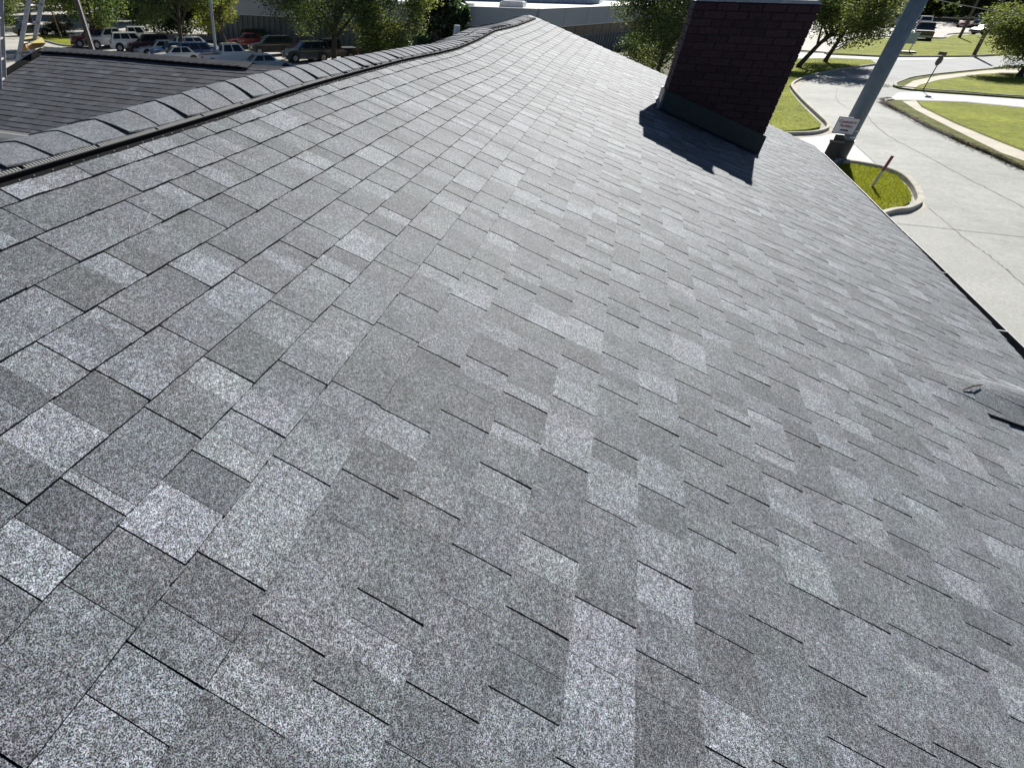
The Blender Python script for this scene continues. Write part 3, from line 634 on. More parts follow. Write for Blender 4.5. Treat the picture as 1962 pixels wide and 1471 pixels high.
for k in range(-1, NW+2):
    s0, s1 = (k-1)*EXP, k*EXP
    if k == NW+1: s1 = s0+.09
    y = YR0-rw.uniform(0, .008)
    while y < YR1:
        w = rw.uniform(.10, .28); up = rw.random() < .6; t = rw.choice([.8, .92, 1, 1.05, 1.18, 1.4]) if rw.random() < .55 else 1; tn = .0070 if up else .0045
        y1 = min(y+w, YR1); a_ = [WP(y+.001, s0-.01, .001), WP(y1-.001, s0-.01, .001), WP(y1-.001, s1, tn), WP(y+.001, s1, tn)]
        b.faces(a_+[WP(y+.001, s1, -.008), WP(y1-.001, s1, -.008), WP(y+.001, s0, -.004), WP(y1-.001, s0, -.004)], [(0, 3, 2, 1), (3, 4, 5, 2), (0, 6, 4, 3), (1, 2, 5, 7)], (t, t, t*1.03)); y = y1
b.build('shingle', M['wing'], wing, kind='stuff')
for s_ in (0,):
    b = MB()
    for i in range(20):
        ya, yc = -9.62+4.1*i/20, -9.62+4.1*(i+1)/20
        b.hexa([WP(ya, SR+.17, .0), WP(yc, SR+.17, .0), WP(yc, SR+.10, .0), WP(ya, SR+.10, .0)], [WP(ya, SR+.15, .036), WP(yc, SR+.15, .036), WP(yc, SR+.10, .036), WP(ya, SR+.10, .036)])
    b.build('ridge_vent', M['vent'], wing)
y = -9.75; rw2 = random.Random(8)
while y < -2.6:
    y1 = y+.155; n_ = .042 if y < -5.5 else .010; b = MB(); t = rw2.uniform(.9, 1.1)
    A = [WP(y, SR+.15, n_-.006), WP(y, SR+.05, n_+.004), (WP(y, SR, 0)[0], y, WP(y, SR, 0)[2]+n_+.012), (WP(y, SR, 0)[0]+.15, y, WP(y, SR, 0)[2]+n_-.035)]
    Bq = [(p[0], y1+.02, p[2]-.006) for p in A]; U = [(p[0], p[1], p[2]-.008) for p in A]
    b.faces(A+Bq+U, [(0, 4, 5, 1), (1, 5, 6, 2), (2, 6, 7, 3), (0, 1, 9, 8), (1, 2, 10, 9), (2, 3, 11, 10)], (t, t, t)); b.build('ridge_cap', M['wing'] if False else M['wcap'], wing, center=True); y = y1
b = MB()                                              # dark rake edge and its board
b.hexa([WP(YR0-.05, SR-.02, -.16), WP(YR0, SR-.02, -.16), WP(YR0, (NW+.7)*EXP, -.16), WP(YR0-.05, (NW+.7)*EXP, -.16)], [WP(YR0-.05, SR-.02, .006), WP(YR0, SR-.02, .006), WP(YR0, (NW+.7)*EXP, .006), WP(YR0-.05, (NW+.7)*EXP, .006)])
b.build('rake_board', M['vent'], wing)
b = MB(); b.hexa([WP(YR0-.06, SR, .0), WP(YR0+.17, SR, .0), WP(YR0+.10, (NW+.7)*EXP, .0), WP(YR0-.06, (NW+.7)*EXP, .0)], [WP(YR0-.06, SR, .03), WP(YR0+.16, SR, .02), WP(YR0+.09, (NW+.7)*EXP, .02), WP(YR0-.06, (NW+.7)*EXP, .03)]); b.build('rake_trim', M['vent'], wing)
sE = (NW+.63)*EXP; ex, _, ez = WP(0, sE)
b = MB(); pr = [(0, .0), (0, -.105), (-.05, -.115), (-.085, -.085), (-.10, -.055), (-.115, -.03), (-.12, -.004), (-.105, -.004), (-.105, -.012)]
for (xa, za), (xb_, zb_) in zip(pr, pr[1:]): b.face([(ex+xa, YR0-.05, ez+za-.02), (ex+xb_, YR0-.05, ez+zb_-.02), (ex+xb_, YR1, ez+zb_-.02), (ex+xa, YR1, ez+za-.02)])
b.face([(ex+xa, YR0-.05, ez+za-.02) for xa, za in pr])
wg = b.build('wing_gutter', M['gutter'], wing)
b = MB(); b.box(ex+.012, YR0, ez-.22, ex+.03, YR1, ez-.02); b.build('wing_fascia', M['fascia'], wing)
b = MB(); b.box(ex+.35, YR0+.3, GZ-.05, ex+.55, -2.5, ez-.06); b.box(ex+.55, YR0+.3, GZ-.05, pkx+2.3, YR0+.5, ez-.06); b.face([(ex+.4, YR0+.4, ez-.06), (pkx+2.2, YR0+.4, ez-.06), (pkx, YR0+.4, pkz-.05)]); b.build('wing_wall', M['wallbrick'], wing)
b = MB(); b.tube([(ex-.06, -8.0, ez-.12), (ex-.04, -7.95, ez-.22), (ex+.25, -7.55, ez-.62), (ex+.30, -7.5, ez-.8), (ex+.30, -7.5, GZ+.1)], .035, 8); b.build('downspout', M['gutter'], wing)
b = MB(); b.box(ex+.02, -9.6, ez-.58, ex+.34, -5.6, ez-.50); b.box(ex+.30, -9.6, ez-.50, ex+.34, -7.1, ez-.44); b.build('window_hood', M['gutter'], wing)
b = MB(); b.box(ex+.31, -7.5, ez-.46, ex+.345, -6.9, ez-.25); b.build('wall_board', mat('tan_board', (.42, .33, .24), .8), wing)
# pvc vent behind the ridge
b = MB(); pv = Vector(ray(873, 74)); pv *= 8.2/pv.length; b.tube([pv-Vector((0, 0, .35)), pv+Vector((0, 0, .13))], .034, 12); o = b.build('vent_pipe', M['pvc'], None); tag(o, 'short pale grey plumbing pipe standing just behind the ridge cap', 'pipe')
# ------------------------------------------------------------------ ladders and wrapping at the wing's gable
def ladder(base_c, dirv, length, wv, label, n_r, w=.40):
    t = thing('extension_ladder', label, 'ladder', tuple(base_c), 0, 'aluminium ladders leaning at the gable end')
    d = Vector(dirv).normalized(); wv = Vector(wv).normalized(); up = d.cross(wv).normalized()
    for s in (-1, 1):
        b = MB(); p = Vector(base_c)+wv*s*w/2; b.bar(p, p+d*length, .028, .072, up, m=0); b.build('rail', M['alu'], t)
        f = MB(); f.bar(p-d*.04, p+d*.12, .05, .10, up); f.build('foot', M['black'], t)
    for i in range(n_r):
        p = Vector(base_c)+d*(.25+i*.305); b = MB(); b.tube([p-wv*w/2, p+wv*w/2], .017, 8); b.build('rung', M['alu'], t)
dl = Vector((.30, .42, 1)).normalized()
cpt = Vector((8.86, -9.98, -1.14)); bs = cpt-dl*((cpt.z-GZ)/dl.z)
ladder(bs, dl, (cpt.z-GZ)/dl.z+1.25, (1, -.25, 0), 'aluminium ladder rising behind the yellow wrapping on the dark roof corner', 21)
qa, qb = Vector(ray(7, 118)), Vector(ray(1, -30)); qa *= 12.6/qa.length; qb *= 12.9/qb.length; dl2 = (qb-qa).normalized(); b2_ = qa+dl2*((GZ-qa.z)/dl2.z)-Vector((.31, -.24, 0))*.5
ladder(b2_, dl2, (qa.z-GZ)/dl2.z+1.02, (1, -.8, 0), 'aluminium ladder at the left edge of the photo with dark rung ends', 18)
t = thing('folded_wrapping', 'folded brown and yellow cardboard wrapping over the dark roof corner', 'cardboard', (8.9, -9.9, -1.15))
c0 = Vector((8.92, -9.86, -1.13))
def panel(name, pts, m, th=.006):
    P = [Vector(p) for p in pts]; nn = (P[1]-P[0]).cross(P[2]-P[0]).normalized()*th; b = MB()
    n = len(P); b.faces([p for p in P]+[p+nn for p in P], [tuple(range(n-1, -1, -1)), tuple(range(n, 2*n))]+[(i, (i+1) % n, n+(i+1) % n, n+i) for i in range(n)]); return b.build(name, m, t)
def at(x, y, dist): d = ray(x, y); return Vector(d/np.linalg.norm(d)*dist)
panel('left_flap', [at(36, 103, 13.2), at(53, 96, 13.2), at(54, 80, 13.4), at(42, 74, 13.4)], M['card_out'])
panel('front_flap', [at(53, 96, 13.2), at(82, 90, 13.15), at(87, 83, 13.2), at(60, 84, 13.35), at(52, 88, 13.3)], M['card_out'])
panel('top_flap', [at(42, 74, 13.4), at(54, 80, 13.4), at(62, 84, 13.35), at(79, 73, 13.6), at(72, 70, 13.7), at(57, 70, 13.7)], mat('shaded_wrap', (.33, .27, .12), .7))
panel('yellow_flap', [at(60, 83.5, 13.3), at(87, 82, 13.15), at(80, 72, 13.55)], M['card_in'])
# ------------------------------------------------------------------ trees
def tree(name, loc, h, cr, z0, n, ls, tints, label, seed, m='leaf', trunk_r=.18, lean=(0, 0), spread=1.0, group=None, limbs=7, cat='tree', clump=.27):
    if loc[2] < -6.5: h, cr, z0, ls, trunk_r, lean = h*1.25, cr*1.25, z0*1.25, ls*1.2, trunk_r*1.2, (lean[0]*1.25, lean[1]*1.25)
    if loc[2] < -6.5 and n < 30000: n = int(n*1.4)
    r = random.Random(seed); g = np.random.default_rng(seed); L0 = Vector(loc); t = thing(name, label, cat, loc, 0, group)
    b = MB(); top = L0+Vector((lean[0], lean[1], h*.72)); fork = L0+Vector((lean[0]*.3, lean[1]*.3, max(.5, z0*.8)))
    b.tube([L0-Vector((0, 0, .1)), L0+Vector((0, 0, .3)), fork, fork.lerp(top, .5)+Vector((r.uniform(-.3, .3), r.uniform(-.3, .3), 0)), top], [trunk_r*1.35, trunk_r, trunk_r*.8, trunk_r*.45, trunk_r*.12], 9)
    cen = []
    for i in range(limbs):
        a_ = i*6.283/limbs+r.uniform(-.4, .4); rad = cr*r.uniform(.5, .95); zz = z0+(h-z0)*r.uniform(.25, .9)
        st = fork.lerp(top, r.uniform(0, .45)); en = L0+Vector((lean[0]+math.cos(a_)*rad, lean[1]+math.sin(a_)*rad, zz)); md = st.lerp(en, .5)+Vector((0, 0, -.15*rad*.3))
        b.tube([st, md, en], [trunk_r*.5, trunk_r*.28, trunk_r*.06], 6); cen.append(en); cen.append(md.lerp(en, .5)+Vector((r.uniform(-.4, .4), r.uniform(-.4, .4), r.uniform(0, .6))))
        for j in range(3):
            e2 = en+Vector((r.uniform(-1, 1), r.uniform(-1, 1), r.uniform(-.5, .9)))*cr*.36; b.tube([md.lerp(en, .4), e2], [trunk_r*.16, trunk_r*.03], 5); cen.append(e2)
    b.build('trunk', M['bark'], t, smooth=True)
    while len(cen) < 64:
        a_ = r.uniform(0, 6.283); q = r.uniform(-1, 1); rad = cr*math.sqrt(max(.05, 1-q*q))*r.uniform(.55, 1.0)
        cen.append(L0+Vector((lean[0]+math.cos(a_)*rad, lean[1]+math.sin(a_)*rad, z0+(h-z0)*(.5+.5*q*.95))))
    C = np.array([tuple(c) for c in cen]); k = g.integers(0, len(C), n); rad = g.uniform(.5, 1.2, len(C))*cr*clump
    U = g.normal(0, 1, (n, 3)); U /= np.linalg.norm(U, axis=1)[:, None]; U *= (g.uniform(0, 1, (n, 1))**.42)*1.75
    P = C[k]+U*rad[k][:, None]*np.array([1, 1, .8])
    P[:, 2] = np.maximum(P[:, 2], loc[2]+z0*.75+g.uniform(0, .3, n))
    A = g.normal(0, 1, (n, 3)); A[:, 2] *= .55; A /= np.linalg.norm(A, axis=1)[:, None]; Bv = np.cross(A, g.normal(0, 1, (n, 3))); Bv /= np.linalg.norm(Bv, axis=1)[:, None]
    s = ls*g.uniform(.6, 1.35, n)[:, None]
    V = np.stack([P-A*s*.5, P+Bv*s*.28, P+A*s*.5, P-Bv*s*.28], 1).reshape(-1, 3)
    me = bpy.data.meshes.new('crown'); me.vertices.add(4*n); me.vertices.foreach_set('co', (V*np.array([1, -1, 1])).ravel()); me.loops.add(4*n); me.loops.foreach_set('vertex_index', np.arange(4*n)); me.polygons.add(n); me.polygons.foreach_set('loop_start', np.arange(0, 4*n, 4)); me.polygons.foreach_set('loop_total', np.full(n, 4)); me.update(calc_edges=True)
    ct = np.array(tints)[g.integers(0, len(tints), len(C))]; cc = np.ones((n, 4)); cc[:, :3] = ct[k]*g.uniform(.7, 1.3, (n, 1))
    at_ = me.color_attributes.new('tone', 'FLOAT_COLOR', 'CORNER'); at_.data.foreach_set('color', np.repeat(cc, 4, 0).ravel()); me.materials.append(M[m])
    o = bpy.data.objects.new('crown', me); COL.objects.link(o); setpar(o, t); return t
GRN = [(1, 1, 1), (.8, .95, 1.1), (1.25, 1.1, .8)]; YEL = [(1.5, 1.3, .7), (1.3, 1.2, .8), (1.0, 1.1, .9), (1.8, 1.45, .65)]; DRK = [(.7, .85, 1.0), (.85, 1, 1), (.6, .7, .8)]; MIX = GRN+[(1.4, 1.25, .75)]; OLV = [(1.3, 1.15, .9), (1.05, 1.0, .8), (.85, .9, .9)]
tree('shade_tree', GLp(62, 54), 9.0, 5.0, 2.4, 15000, .24, GRN+[(1.3, 1.2, 1.2)], 'forked tree standing behind the ladders at the far left', 1, trunk_r=.28)
tree('shade_tree', GLp(-12, 75), 7.5, 3.4, 1.2, 13000, .22, [(1.1, 1.1, 1.2), (1.4, 1.3, 1.3), (.8, .9, 1)], 'pale leaved tree cut by the left edge of the photo', 2, trunk_r=.2)
tree('shade_tree', GLp(187, 90), 8.6, 3.2, 1.6, 15000, .20, [(1.0, 1.1, 1.0), (.8, 1.0, .9), (1.5, 1.4, .9)], 'tree with dark trunk in front of the dark red vehicle', 3, trunk_r=.17)
tree('shade_tree', GLp(258, 60), 7.4, 3.7, 1.5, 15000, .22, YEL, 'yellowing tree above the row of white vehicles', 4, trunk_r=.16)
tree('shade_tree', GLp(352, 114), 9.0, 3.5, 2.2, 20000, .19, DRK+[(1.3, 1.3, .9)], 'dark tree with branching trunk in front of the blue vehicle', 5, trunk_r=.20, limbs=9)
tree('shade_tree', GLp(436, 96), 6.6, 2.3, 1.5, 9000, .20, YEL, 'small yellow green tree right of the grey lamp pole', 6, trunk_r=.14, lean=(0, -1.2))
tree('glossy_tree', GLp(464, 66), 8.4, 2.7, 2.6, 9000, .28, [(1, 1, 1), (1.6, 1.6, 1.6), (2.2, 2.2, 2.2)], 'glossy dark leaved tree beside the corrugated wall', 7, m='gloss_leaf', trunk_r=.18)
tree('shade_tree', GLp(640, 124), 9.4, 5.0, 1.7, 38000, .18, MIX+DRK, 'largest many-stemmed tree behind the middle of the ridge', 8, trunk_r=.24, limbs=12)
tree('shade_tree', GLp(608, 112), 6.0, 1.8, 1.6, 2600, .18, MIX, 'slim leaning stem left of the largest tree', 18, trunk_r=.12, lean=(.3, -1.4), limbs=5)
tree('shade_tree', GLp(742, 130), 5.8, 2.6, .5, 16000, .18, [(1.25, 1.2, .9), (1.0, 1.05, .95), (1.5, 1.3, .8)]+GRN, 'bushy yellow tinged tree right of the largest tree', 9, trunk_r=.12)
tree('glossy_bush', GLp(838, 112), 5.4, 2.0, .3, 9000, .38, [(1, 1.1, 1), (1.7, 2, 1.4), (.6, .7, .7), (2.2, 2.4, 2.0)], 'upright glossy dark green bush left of the pale building', 10, m='gloss_leaf', trunk_r=.10, cat='bush', clump=.2)
tree('shade_tree', G(1258, 146), 7.2, 3.2, .0, 42000, .155, [(1, 1.05, 1.1), (1.2, 1.2, 1.1), (.8, .9, 1), (1.45, 1.3, .95)], 'dense grey green tree left of the brick chimney', 11, trunk_r=.16, limbs=10)
tree('shade_tree', G(1529, 132), 5.9, 2.7, 1.9, 17000, .17, OLV, 'tree with dark leaning trunk just right of the brick chimney', 12, trunk_r=.20, lean=(1.0, 2.2), limbs=10)
tree('shade_tree', G(1580, 121), 6.1, 2.7, 2.3, 15000, .17, OLV, 'tree with pale forked trunk on the narrow lawn right of the chimney', 13, trunk_r=.18, lean=(.8, 1.2), limbs=8)
tree('shade_tree', G(1950, 150), 4.3, 2.75, .5, 26000, .15, OLV+[(1.6, 1.4, .9), (1.2, 1.2, .8)], 'low spreading olive tree at the right edge beside the stop sign lawn', 14, trunk_r=.2, limbs=11, lean=(1.2, .5))
rb2 = random.Random(77)
far = [(20, 20, 9, 'dark green tree far behind the left car park'), (110, 12, 10, 'tall green tree behind the thin stake at far left'), (330, 30, 9, 'shaded tree behind the row of white vehicles'), (400, 28, 8, 'rear tree behind the grey lamp pole')]
for i, (x, y, h, lb) in enumerate(far): tree('background_tree', GLp(x, y), h, 5, 1.2, 6000, .42, GRN, lb, 40+i, trunk_r=.25, clump=.26)
proto = tree('woodland_tree', (0, 0, GZ), 11, 5.5, .5, 3400, .75, DRK+GRN, 'dark tree in the wood beyond the far car park', 60, trunk_r=.3, group='trees of the far wood', clump=.28)
k = 0
for i in range(46):
    az = math.radians(rb2.uniform(8, 32) if i < 34 else rb2.uniform(-60, -38)); d = rb2.uniform(172, 230) if i < 34 else rb2.uniform(120, 170)
    o = proto if k == 0 else copy_tree(proto); k += 1
    s = rb2.uniform(.8, 1.3); o.location = (d*math.cos(az), -d*math.sin(az), (GZ if i < 34 else GL)-.1); o.rotation_euler = (0, 0, rb2.uniform(0, 6.28)); o.scale = (s, s, s)
tree('shade_tree', GLp(296, 62), 4.2, 2.6, .1, 7000, .24, DRK, 'low dark tree behind the maroon vehicle', 91, trunk_r=.12)
tree('shade_tree', GLp(345, 66), 4.0, 2.4, .1, 7000, .24, DRK+GRN, 'low dark tree behind the white sedans', 92, trunk_r=.12)
tree('shade_tree', GLp(400, 68), 4.6, 2.5, .1, 7000, .24, DRK, 'low dark tree behind the blue suv', 93, trunk_r=.12)
tree('low_bush', G(1228, 134), 2.6, 2.0, .0, 9000, .13, DRK+OLV, 'low dark bush filling the gap under the grey green tree', 90, trunk_r=.06, cat='bush')
def hedge(px, r_, label, seed, col): tree('round_shrub', px, r_*1.7, r_, .05, 1800, .12, col, label, seed, trunk_r=.05, cat='shrub', limbs=5, clump=.34)
hedge(GLp(108, 68), .8, 'round clipped brown shrub nearest the ladder', 71, [(.9, .6, .5), (.6, .45, .4)])
hedge(GLp(126, 70), 1.0, 'round clipped brown shrub on the lawn strip edge', 72, [(1.0, .7, .6), (.7, .5, .4)])
# ------------------------------------------------------------------ vehicles
def vehicle(kind, col, loc, head, label, name=None):
    D = {'sedan': dict(L=4.7, Wd=1.82, h=1.44, belt=.92, hood=.86, c0=-1.75, c1=.95, r0=-1.05, r1=.25, trunk=.95),
         'suv': dict(L=4.7, Wd=1.88, h=1.72, belt=1.08, hood=1.04, c0=-2.22, c1=1.15, r0=-1.95, r1=.45, trunk=1.08),
         'pickup': dict(L=5.6, Wd=1.98, h=1.88, belt=1.20, hood=1.16, c0=-.95, c1=1.40, r0=-.80, r1=.75, trunk=1.10)}[kind]
    t = thing(name or {'sedan': 'parked_car', 'suv': 'parked_suv', 'pickup': 'pickup_truck'}[kind], label, {'sedan': 'car', 'suv': 'car', 'pickup': 'pickup truck'}[kind], (0, 0, 0), 0, 'parked vehicles')
    hl, hw = D['L']/2, D['Wd']/2; z0 = .28; P = PAINT[col]
    prof = [(-hl, .45), (-hl+.02, D['trunk']-.06), (-hl+.12, D['trunk']), (D['c0'], D['belt']), (D['c1'], D['belt']), (hl-.45, D['hood']-.04), (hl-.08, D['hood']-.22), (hl, .55), (hl-.05, z0), (-hl+.05, z0)]
    if kind == 'pickup': prof = [(-hl, .5), (-hl, 1.08), (D['c0']-.02, 1.10), (D['c0']-.01, D['belt']), (D['c1'], D['belt']), (hl-.35, D['hood']-.03), (hl-.06, D['hood']-.14), (hl, .6), (hl-.05, z0+.08), (-hl+.05, z0+.1)]
    def yw(x, z): return hw*(1-.10*max(0, (abs(x)/hl-.72)/.28)**2)*(1-.05*max(0, (z-.75)/.5))
    b = MB(); n = len(prof); V = [(x, -yw(x, z), z) for x, z in prof]+[(x, yw(x, z), z) for x, z in prof]
    m1 = [(x, -yw(x, z)-.03, z) for x, z in prof]
    b.faces(V, [tuple(range(n)), tuple(range(2*n-1, n-1, -1))]+[(i, n+i, n+(i+1) % n, (i+1) % n) for i in range(n)])
    body = b.build('body', P, t)
    bm = bmesh.new(); bm.from_mesh(body.data); bmesh.ops.recalc_face_normals(bm, faces=bm.faces); bmesh.ops.bevel(bm, geom=[e_ for e_ in bm.edges if e_.calc_face_angle(0) > .5], offset=.06, segments=2, affect='EDGES'); bm.to_mesh(body.data); bm.free()
    zb_, zt = D['belt']-.03, D['h']; wb, wt = hw*.93, hw*.74
    b = MB(); B4 = [(D['c0'], -wb, zb_), (D['c1'], -wb, zb_), (D['c1'], wb, zb_), (D['c0'], wb, zb_)]; T4 = [(D['r0'], -wt, zt), (D['r1'], -wt, zt), (D['r1'], wt, zt), (D['r0'], wt, zt)]
    b.hexa(B4, T4); cab = b.build('cabin', P, t)
    bm = bmesh.new(); bm.from_mesh(cab.data); bmesh.ops.recalc_face_normals(bm, faces=bm.faces); bmesh.ops.bevel(bm, geom=list(bm.edges), offset=.05, segments=2, affect='EDGES'); bm.to_mesh(cab.data); bm.free()
    def quad(name, f, u0, u1, w0, w1, off):
        A, B_, C_, D_ = [Vector(p) for p in f]           # A-B bottom, D-C top
        def q(u, w): return (A.lerp(B_, u)).lerp(D_.lerp(C_, u), w)
        nn = (B_-A).cross(D_-A).normalized()*off; pts = [q(u0, w0), q(u1, w0), q(u1, w1), q(u0, w1)]
        b = MB(); b.faces([p-nn*.5 for p in pts]+[p+nn for p in pts], [(3, 2, 1, 0), (4, 5, 6, 7), (0, 1, 5, 4), (1, 2, 6, 5), (2, 3, 7, 6), (3, 0, 4, 7)]); return b.build(name, M['glass'], t)
    quad('windshield', (B4[1], B4[2], T4[2], T4[1]), .06, .94, .10, .92, .012)
    quad('rear_window', (B4[3], B4[0], T4[0], T4[3]), .10, .90, .22, .90, .012)
    sp = {'sedan': [(.10, .47), (.51, .90)], 'suv': [(.06, .30), (.33, .62), (.65, .92)], 'pickup': [(.08, .45), (.50, .90)]}[kind]
    for u0, u1 in sp:
        quad('side_window', (B4[0], B4[1], T4[1], T4[0]), u0, u1, .20, .90, .012); quad('side_window', (B4[2], B4[3], T4[3], T4[2]), 1-u1, 1-u0, .20, .90, .012)
    wr = .34 if kind == 'sedan' else .38
    for sx in (-1, 1):
        for sy in (-1, 1):
            x = sx*(hl-.88); y = sy*(hw-.11)
            b = MB(); b.tube([(x, sy*(hw-.30), wr+.05), (x, sy*(hw+.004), wr+.05)], wr+.07, 16); b.build('wheel_arch', M['black'], t)
            b = MB(); b.tube([(x, y-.11, wr), (x, y+.125, wr)], wr, 18); wh = b.build('wheel', M['tyre'], t)
            b = MB(); b.tube([(x, y+sy*.11, wr), (x, y+sy*.14, wr)], wr*.62, 12); b.build('rim', M['rim'], wh)
    for sy in (-1, 1):
        b = MB(); hz = D['hood']-.30; b.box(hl-.10, sy*(hw*.80)-.19, hz-.09, hl+.012, sy*(hw*.80)+.13 if sy > 0 else sy*(hw*.80)+.19, hz+.08); b.build('headlight', M['hlight'], t)
        b = MB(); b.box(-hl-.015, sy*(hw*.82)-.13, D['trunk']-.32, -hl+.10, sy*(hw*.82)+.13, D['trunk']-.10); b.build('tail_light', M['tlight'], t)
        b = MB(); b.box(D['c1']-.42, sy*(hw+.02)-.02, D['belt'], D['c1']-.22, sy*(hw+.16), D['belt']+.14); b.build('mirror', P, t)
    b = MB(); b.box(hl-.03, -.55, .42, hl+.02, .55, D['hood']-.30); b.build('grille', M['black'], t)
    b = MB(); b.box(hl-.06, -hw*.9, .30, hl+.06, hw*.9, .46); b.build('front_bumper', P if kind != 'pickup' else M['rim'], t)
    b = MB(); b.box(-hl-.08, -hw*.9, .42, -hl+.05, hw*.9, .60); b.build('rear_bumper', P if kind != 'pickup' else M['rim'], t)
    if kind == 'pickup':
        b = MB(); b.box(-hl+.08, -hw*.80, 1.06, D['c0']-.12, hw*.80, 1.108); b.build('bed_floor', M['black'], t)
    t.location = fl(loc); t.rotation_euler = (0, 0, -math.radians(head)); return t
def V_(x, y): return Vector((x, y, GZ+.012))
gp = lambda x, y: G(x, y, GZ+.012)
vehicle('suv', 'red', GLp(180, 90, .012), 225, 'dark red vehicle behind the leaning pole and dark trunk')
vehicle('pickup', 'silver', GLp(218, 92, .012), 218, 'silver pickup with its grille facing the roof, right of the dark red vehicle')
vehicle('suv', 'white', GLp(206, 78, .012), 42, 'white van-like vehicle in the rear row behind the silver pickup')
vehicle('pickup', 'white', GLp(262, 88, .012), 45, 'white pickup with dark rear glass behind the nearest white suv')
vehicle('suv', 'white', GLp(257, 98, .012), 46, 'white suv between silver pickup and maroon vehicle')
vehicle('suv', 'maroon', GLp(287, 103, .012), 226, 'dark maroon vehicle nosed toward the roof beside a white suv')
vehicle('sedan', 'white', GLp(310, 109, .012), 224, 'white sedan between the maroon vehicle and the blue sedan')
vehicle('sedan', 'blue', GLp(332, 114, .012), 226, 'blue sedan just left of the dark tree trunk')
vehicle('sedan', 'white', GLp(340, 123, .012), 225, 'white sedan hood nearest the dark roof ridge')
vehicle('suv', 'white', GLp(378, 108, .012), 45, 'white suv roof showing beyond the blue suv')
vehicle('suv', 'blue', GLp(388, 121, .012), 44, 'deep blue suv between the dark tree trunk and lamp pole')
vehicle('pickup', 'white', GLp(444, 129, .012), 46, 'white pickup right of the grey lamp pole with dark side window')
vehicle('sedan', 'paleblue', GLp(512, 140, .012), 45, 'pale blue sedan roof showing above the end of the dark roof')
vehicle('sedan', 'red', GLp(474, 92, .012), 228, 'red sedan nosed out beside the corrugated wall')
vehicle('suv', 'black', GLp(498, 87, .012), 45, 'black suv closest to the corrugated wall')
vehicle('suv', 'black', GLp(520, 105, .012), 228, 'black suv in front of the corrugated wall, right of the red sedan')
vehicle('suv', 'green', GLp(588, 118, .012), 226, 'dark green suv shaded under the largest tree')
vehicle('pickup', 'black', GLp(632, 116, .012), 226, 'black pickup behind the stems of the largest tree')
vehicle('sedan', 'grey', GLp(62, 68, .012), 30, 'dark grey car in shade behind the ladders')
vehicle('sedan', 'black', GLp(22, 54, .012), 30, 'black car behind the left edge ladder')
vehicle('pickup', 'silver', G(1697, 46, GZ+.012)*.93+Vector((0, 0, -.39)), 68, 'silver pickup side on in the far car park left of the big pole')
vehicle('pickup', 'black', G(1763, 73, GZ+.012)*.96+Vector((0, 0, -.22)), 14, 'black pickup with tail toward us right of the big pole')
vehicle('suv', 'white', G(1762, 56, GZ+.012), 12, 'white suv beyond the black pickup')
vehicle('suv', 'silver', G(1868, 50, GZ+.012), 200, 'silver suv in the far car park between the two timber poles')
vehicle('sedan', 'pink', G(1846, 52, GZ+.012), 200, 'dull red car left of the silver suv')
vehicle('sedan', 'white', G(1905, 61, GZ+.012), 246, 'white car on the far lot behind the right timber pole')
vehicle('sedan', 'black', G(1893, 67, GZ+.012), 246, 'black car low on the edge of the median lawn')
vehicle('suv', 'paleblue', G(1650, 55, GZ+.012), 60, 'pale blue vehicle half hidden by the tree left of the big pole')
# ------------------------------------------------------------------ poles, signs, marker, wires
bp = G(1603, 300); t = thing('steel_pole', 'thick blue grey steel pole rising past the eave in front of the road', 'pole', tuple(bp))
b = MB(); b.tube([bp, bp+Vector((0, 0, 3)), bp+Vector((0, 0, 9.5))], [.30, .275, .235], 20); b.build('shaft', M['pole'], t, smooth=True)
b = MB(); b.tube([bp, bp+Vector((0, 0, .62))], .335, 20); b.build('base_sleeve', M['black'], t)
for zz in (.75, .98):
    b = MB(); b.tube([bp+Vector((0, 0, zz)), bp+Vector((0, 0, zz+.05))], .305, 20); b.build('band', M['metal'], t)
b = MB(); b.bar(bp+Vector((-.33, -.1, .7)), bp+Vector((-.33, -.1, 1.15)), .14, .2, (1, 0, 0)); b.build('junction_box', M['pole'], t)
# parking sign on its low dark post
ps = G(1583, 312); t = thing('parking_sign', 'small white parking sign on a dark post left of the blue grey pole', 'sign', tuple(ps), 0)
nrm = Vector((-ps.x, -ps.y, 0)).normalized(); sdv = Vector((nrm.y, -nrm.x, 0))
b = MB(); b.bar(ps, ps+Vector((0, 0, .78)), .52, .42, sdv); b.build('post_block', M['black'], t)
b = MB(); b.bar(ps+Vector((0, 0, .78)), ps+Vector((0, 0, .86)), .58, .48, sdv); b.build('block_cap', M['signback'], t)
b = MB(); b.bar(ps+Vector((0, 0, .86)), ps+Vector((0, 0, 1.02)), .44, .3, sdv); b.build('neck', M['black'], t)
sc_ = ps+Vector((0, 0, 1.33))+nrm*.05+sdv*.03
def obox(b, c, w, h, d, m=0): b.hexa([c-sdv*w/2-Vector((0, 0, h/2)), c+sdv*w/2-Vector((0, 0, h/2)), c+sdv*w/2-Vector((0, 0, h/2))-nrm*d, c-sdv*w/2-Vector((0, 0, h/2))-nrm*d], [c-sdv*w/2+Vector((0, 0, h/2)), c+sdv*w/2+Vector((0, 0, h/2)), c+sdv*w/2+Vector((0, 0, h/2))-nrm*d, c-sdv*w/2+Vector((0, 0, h/2))-nrm*d])
b = MB(); obox(b, sc_, .68, .58, .04); b.build('sign_frame', M['signback'], t)
b = MB(); obox(b, sc_+nrm*.006, .63, .53, .02); face = b.build('sign_panel', M['sign'], t)
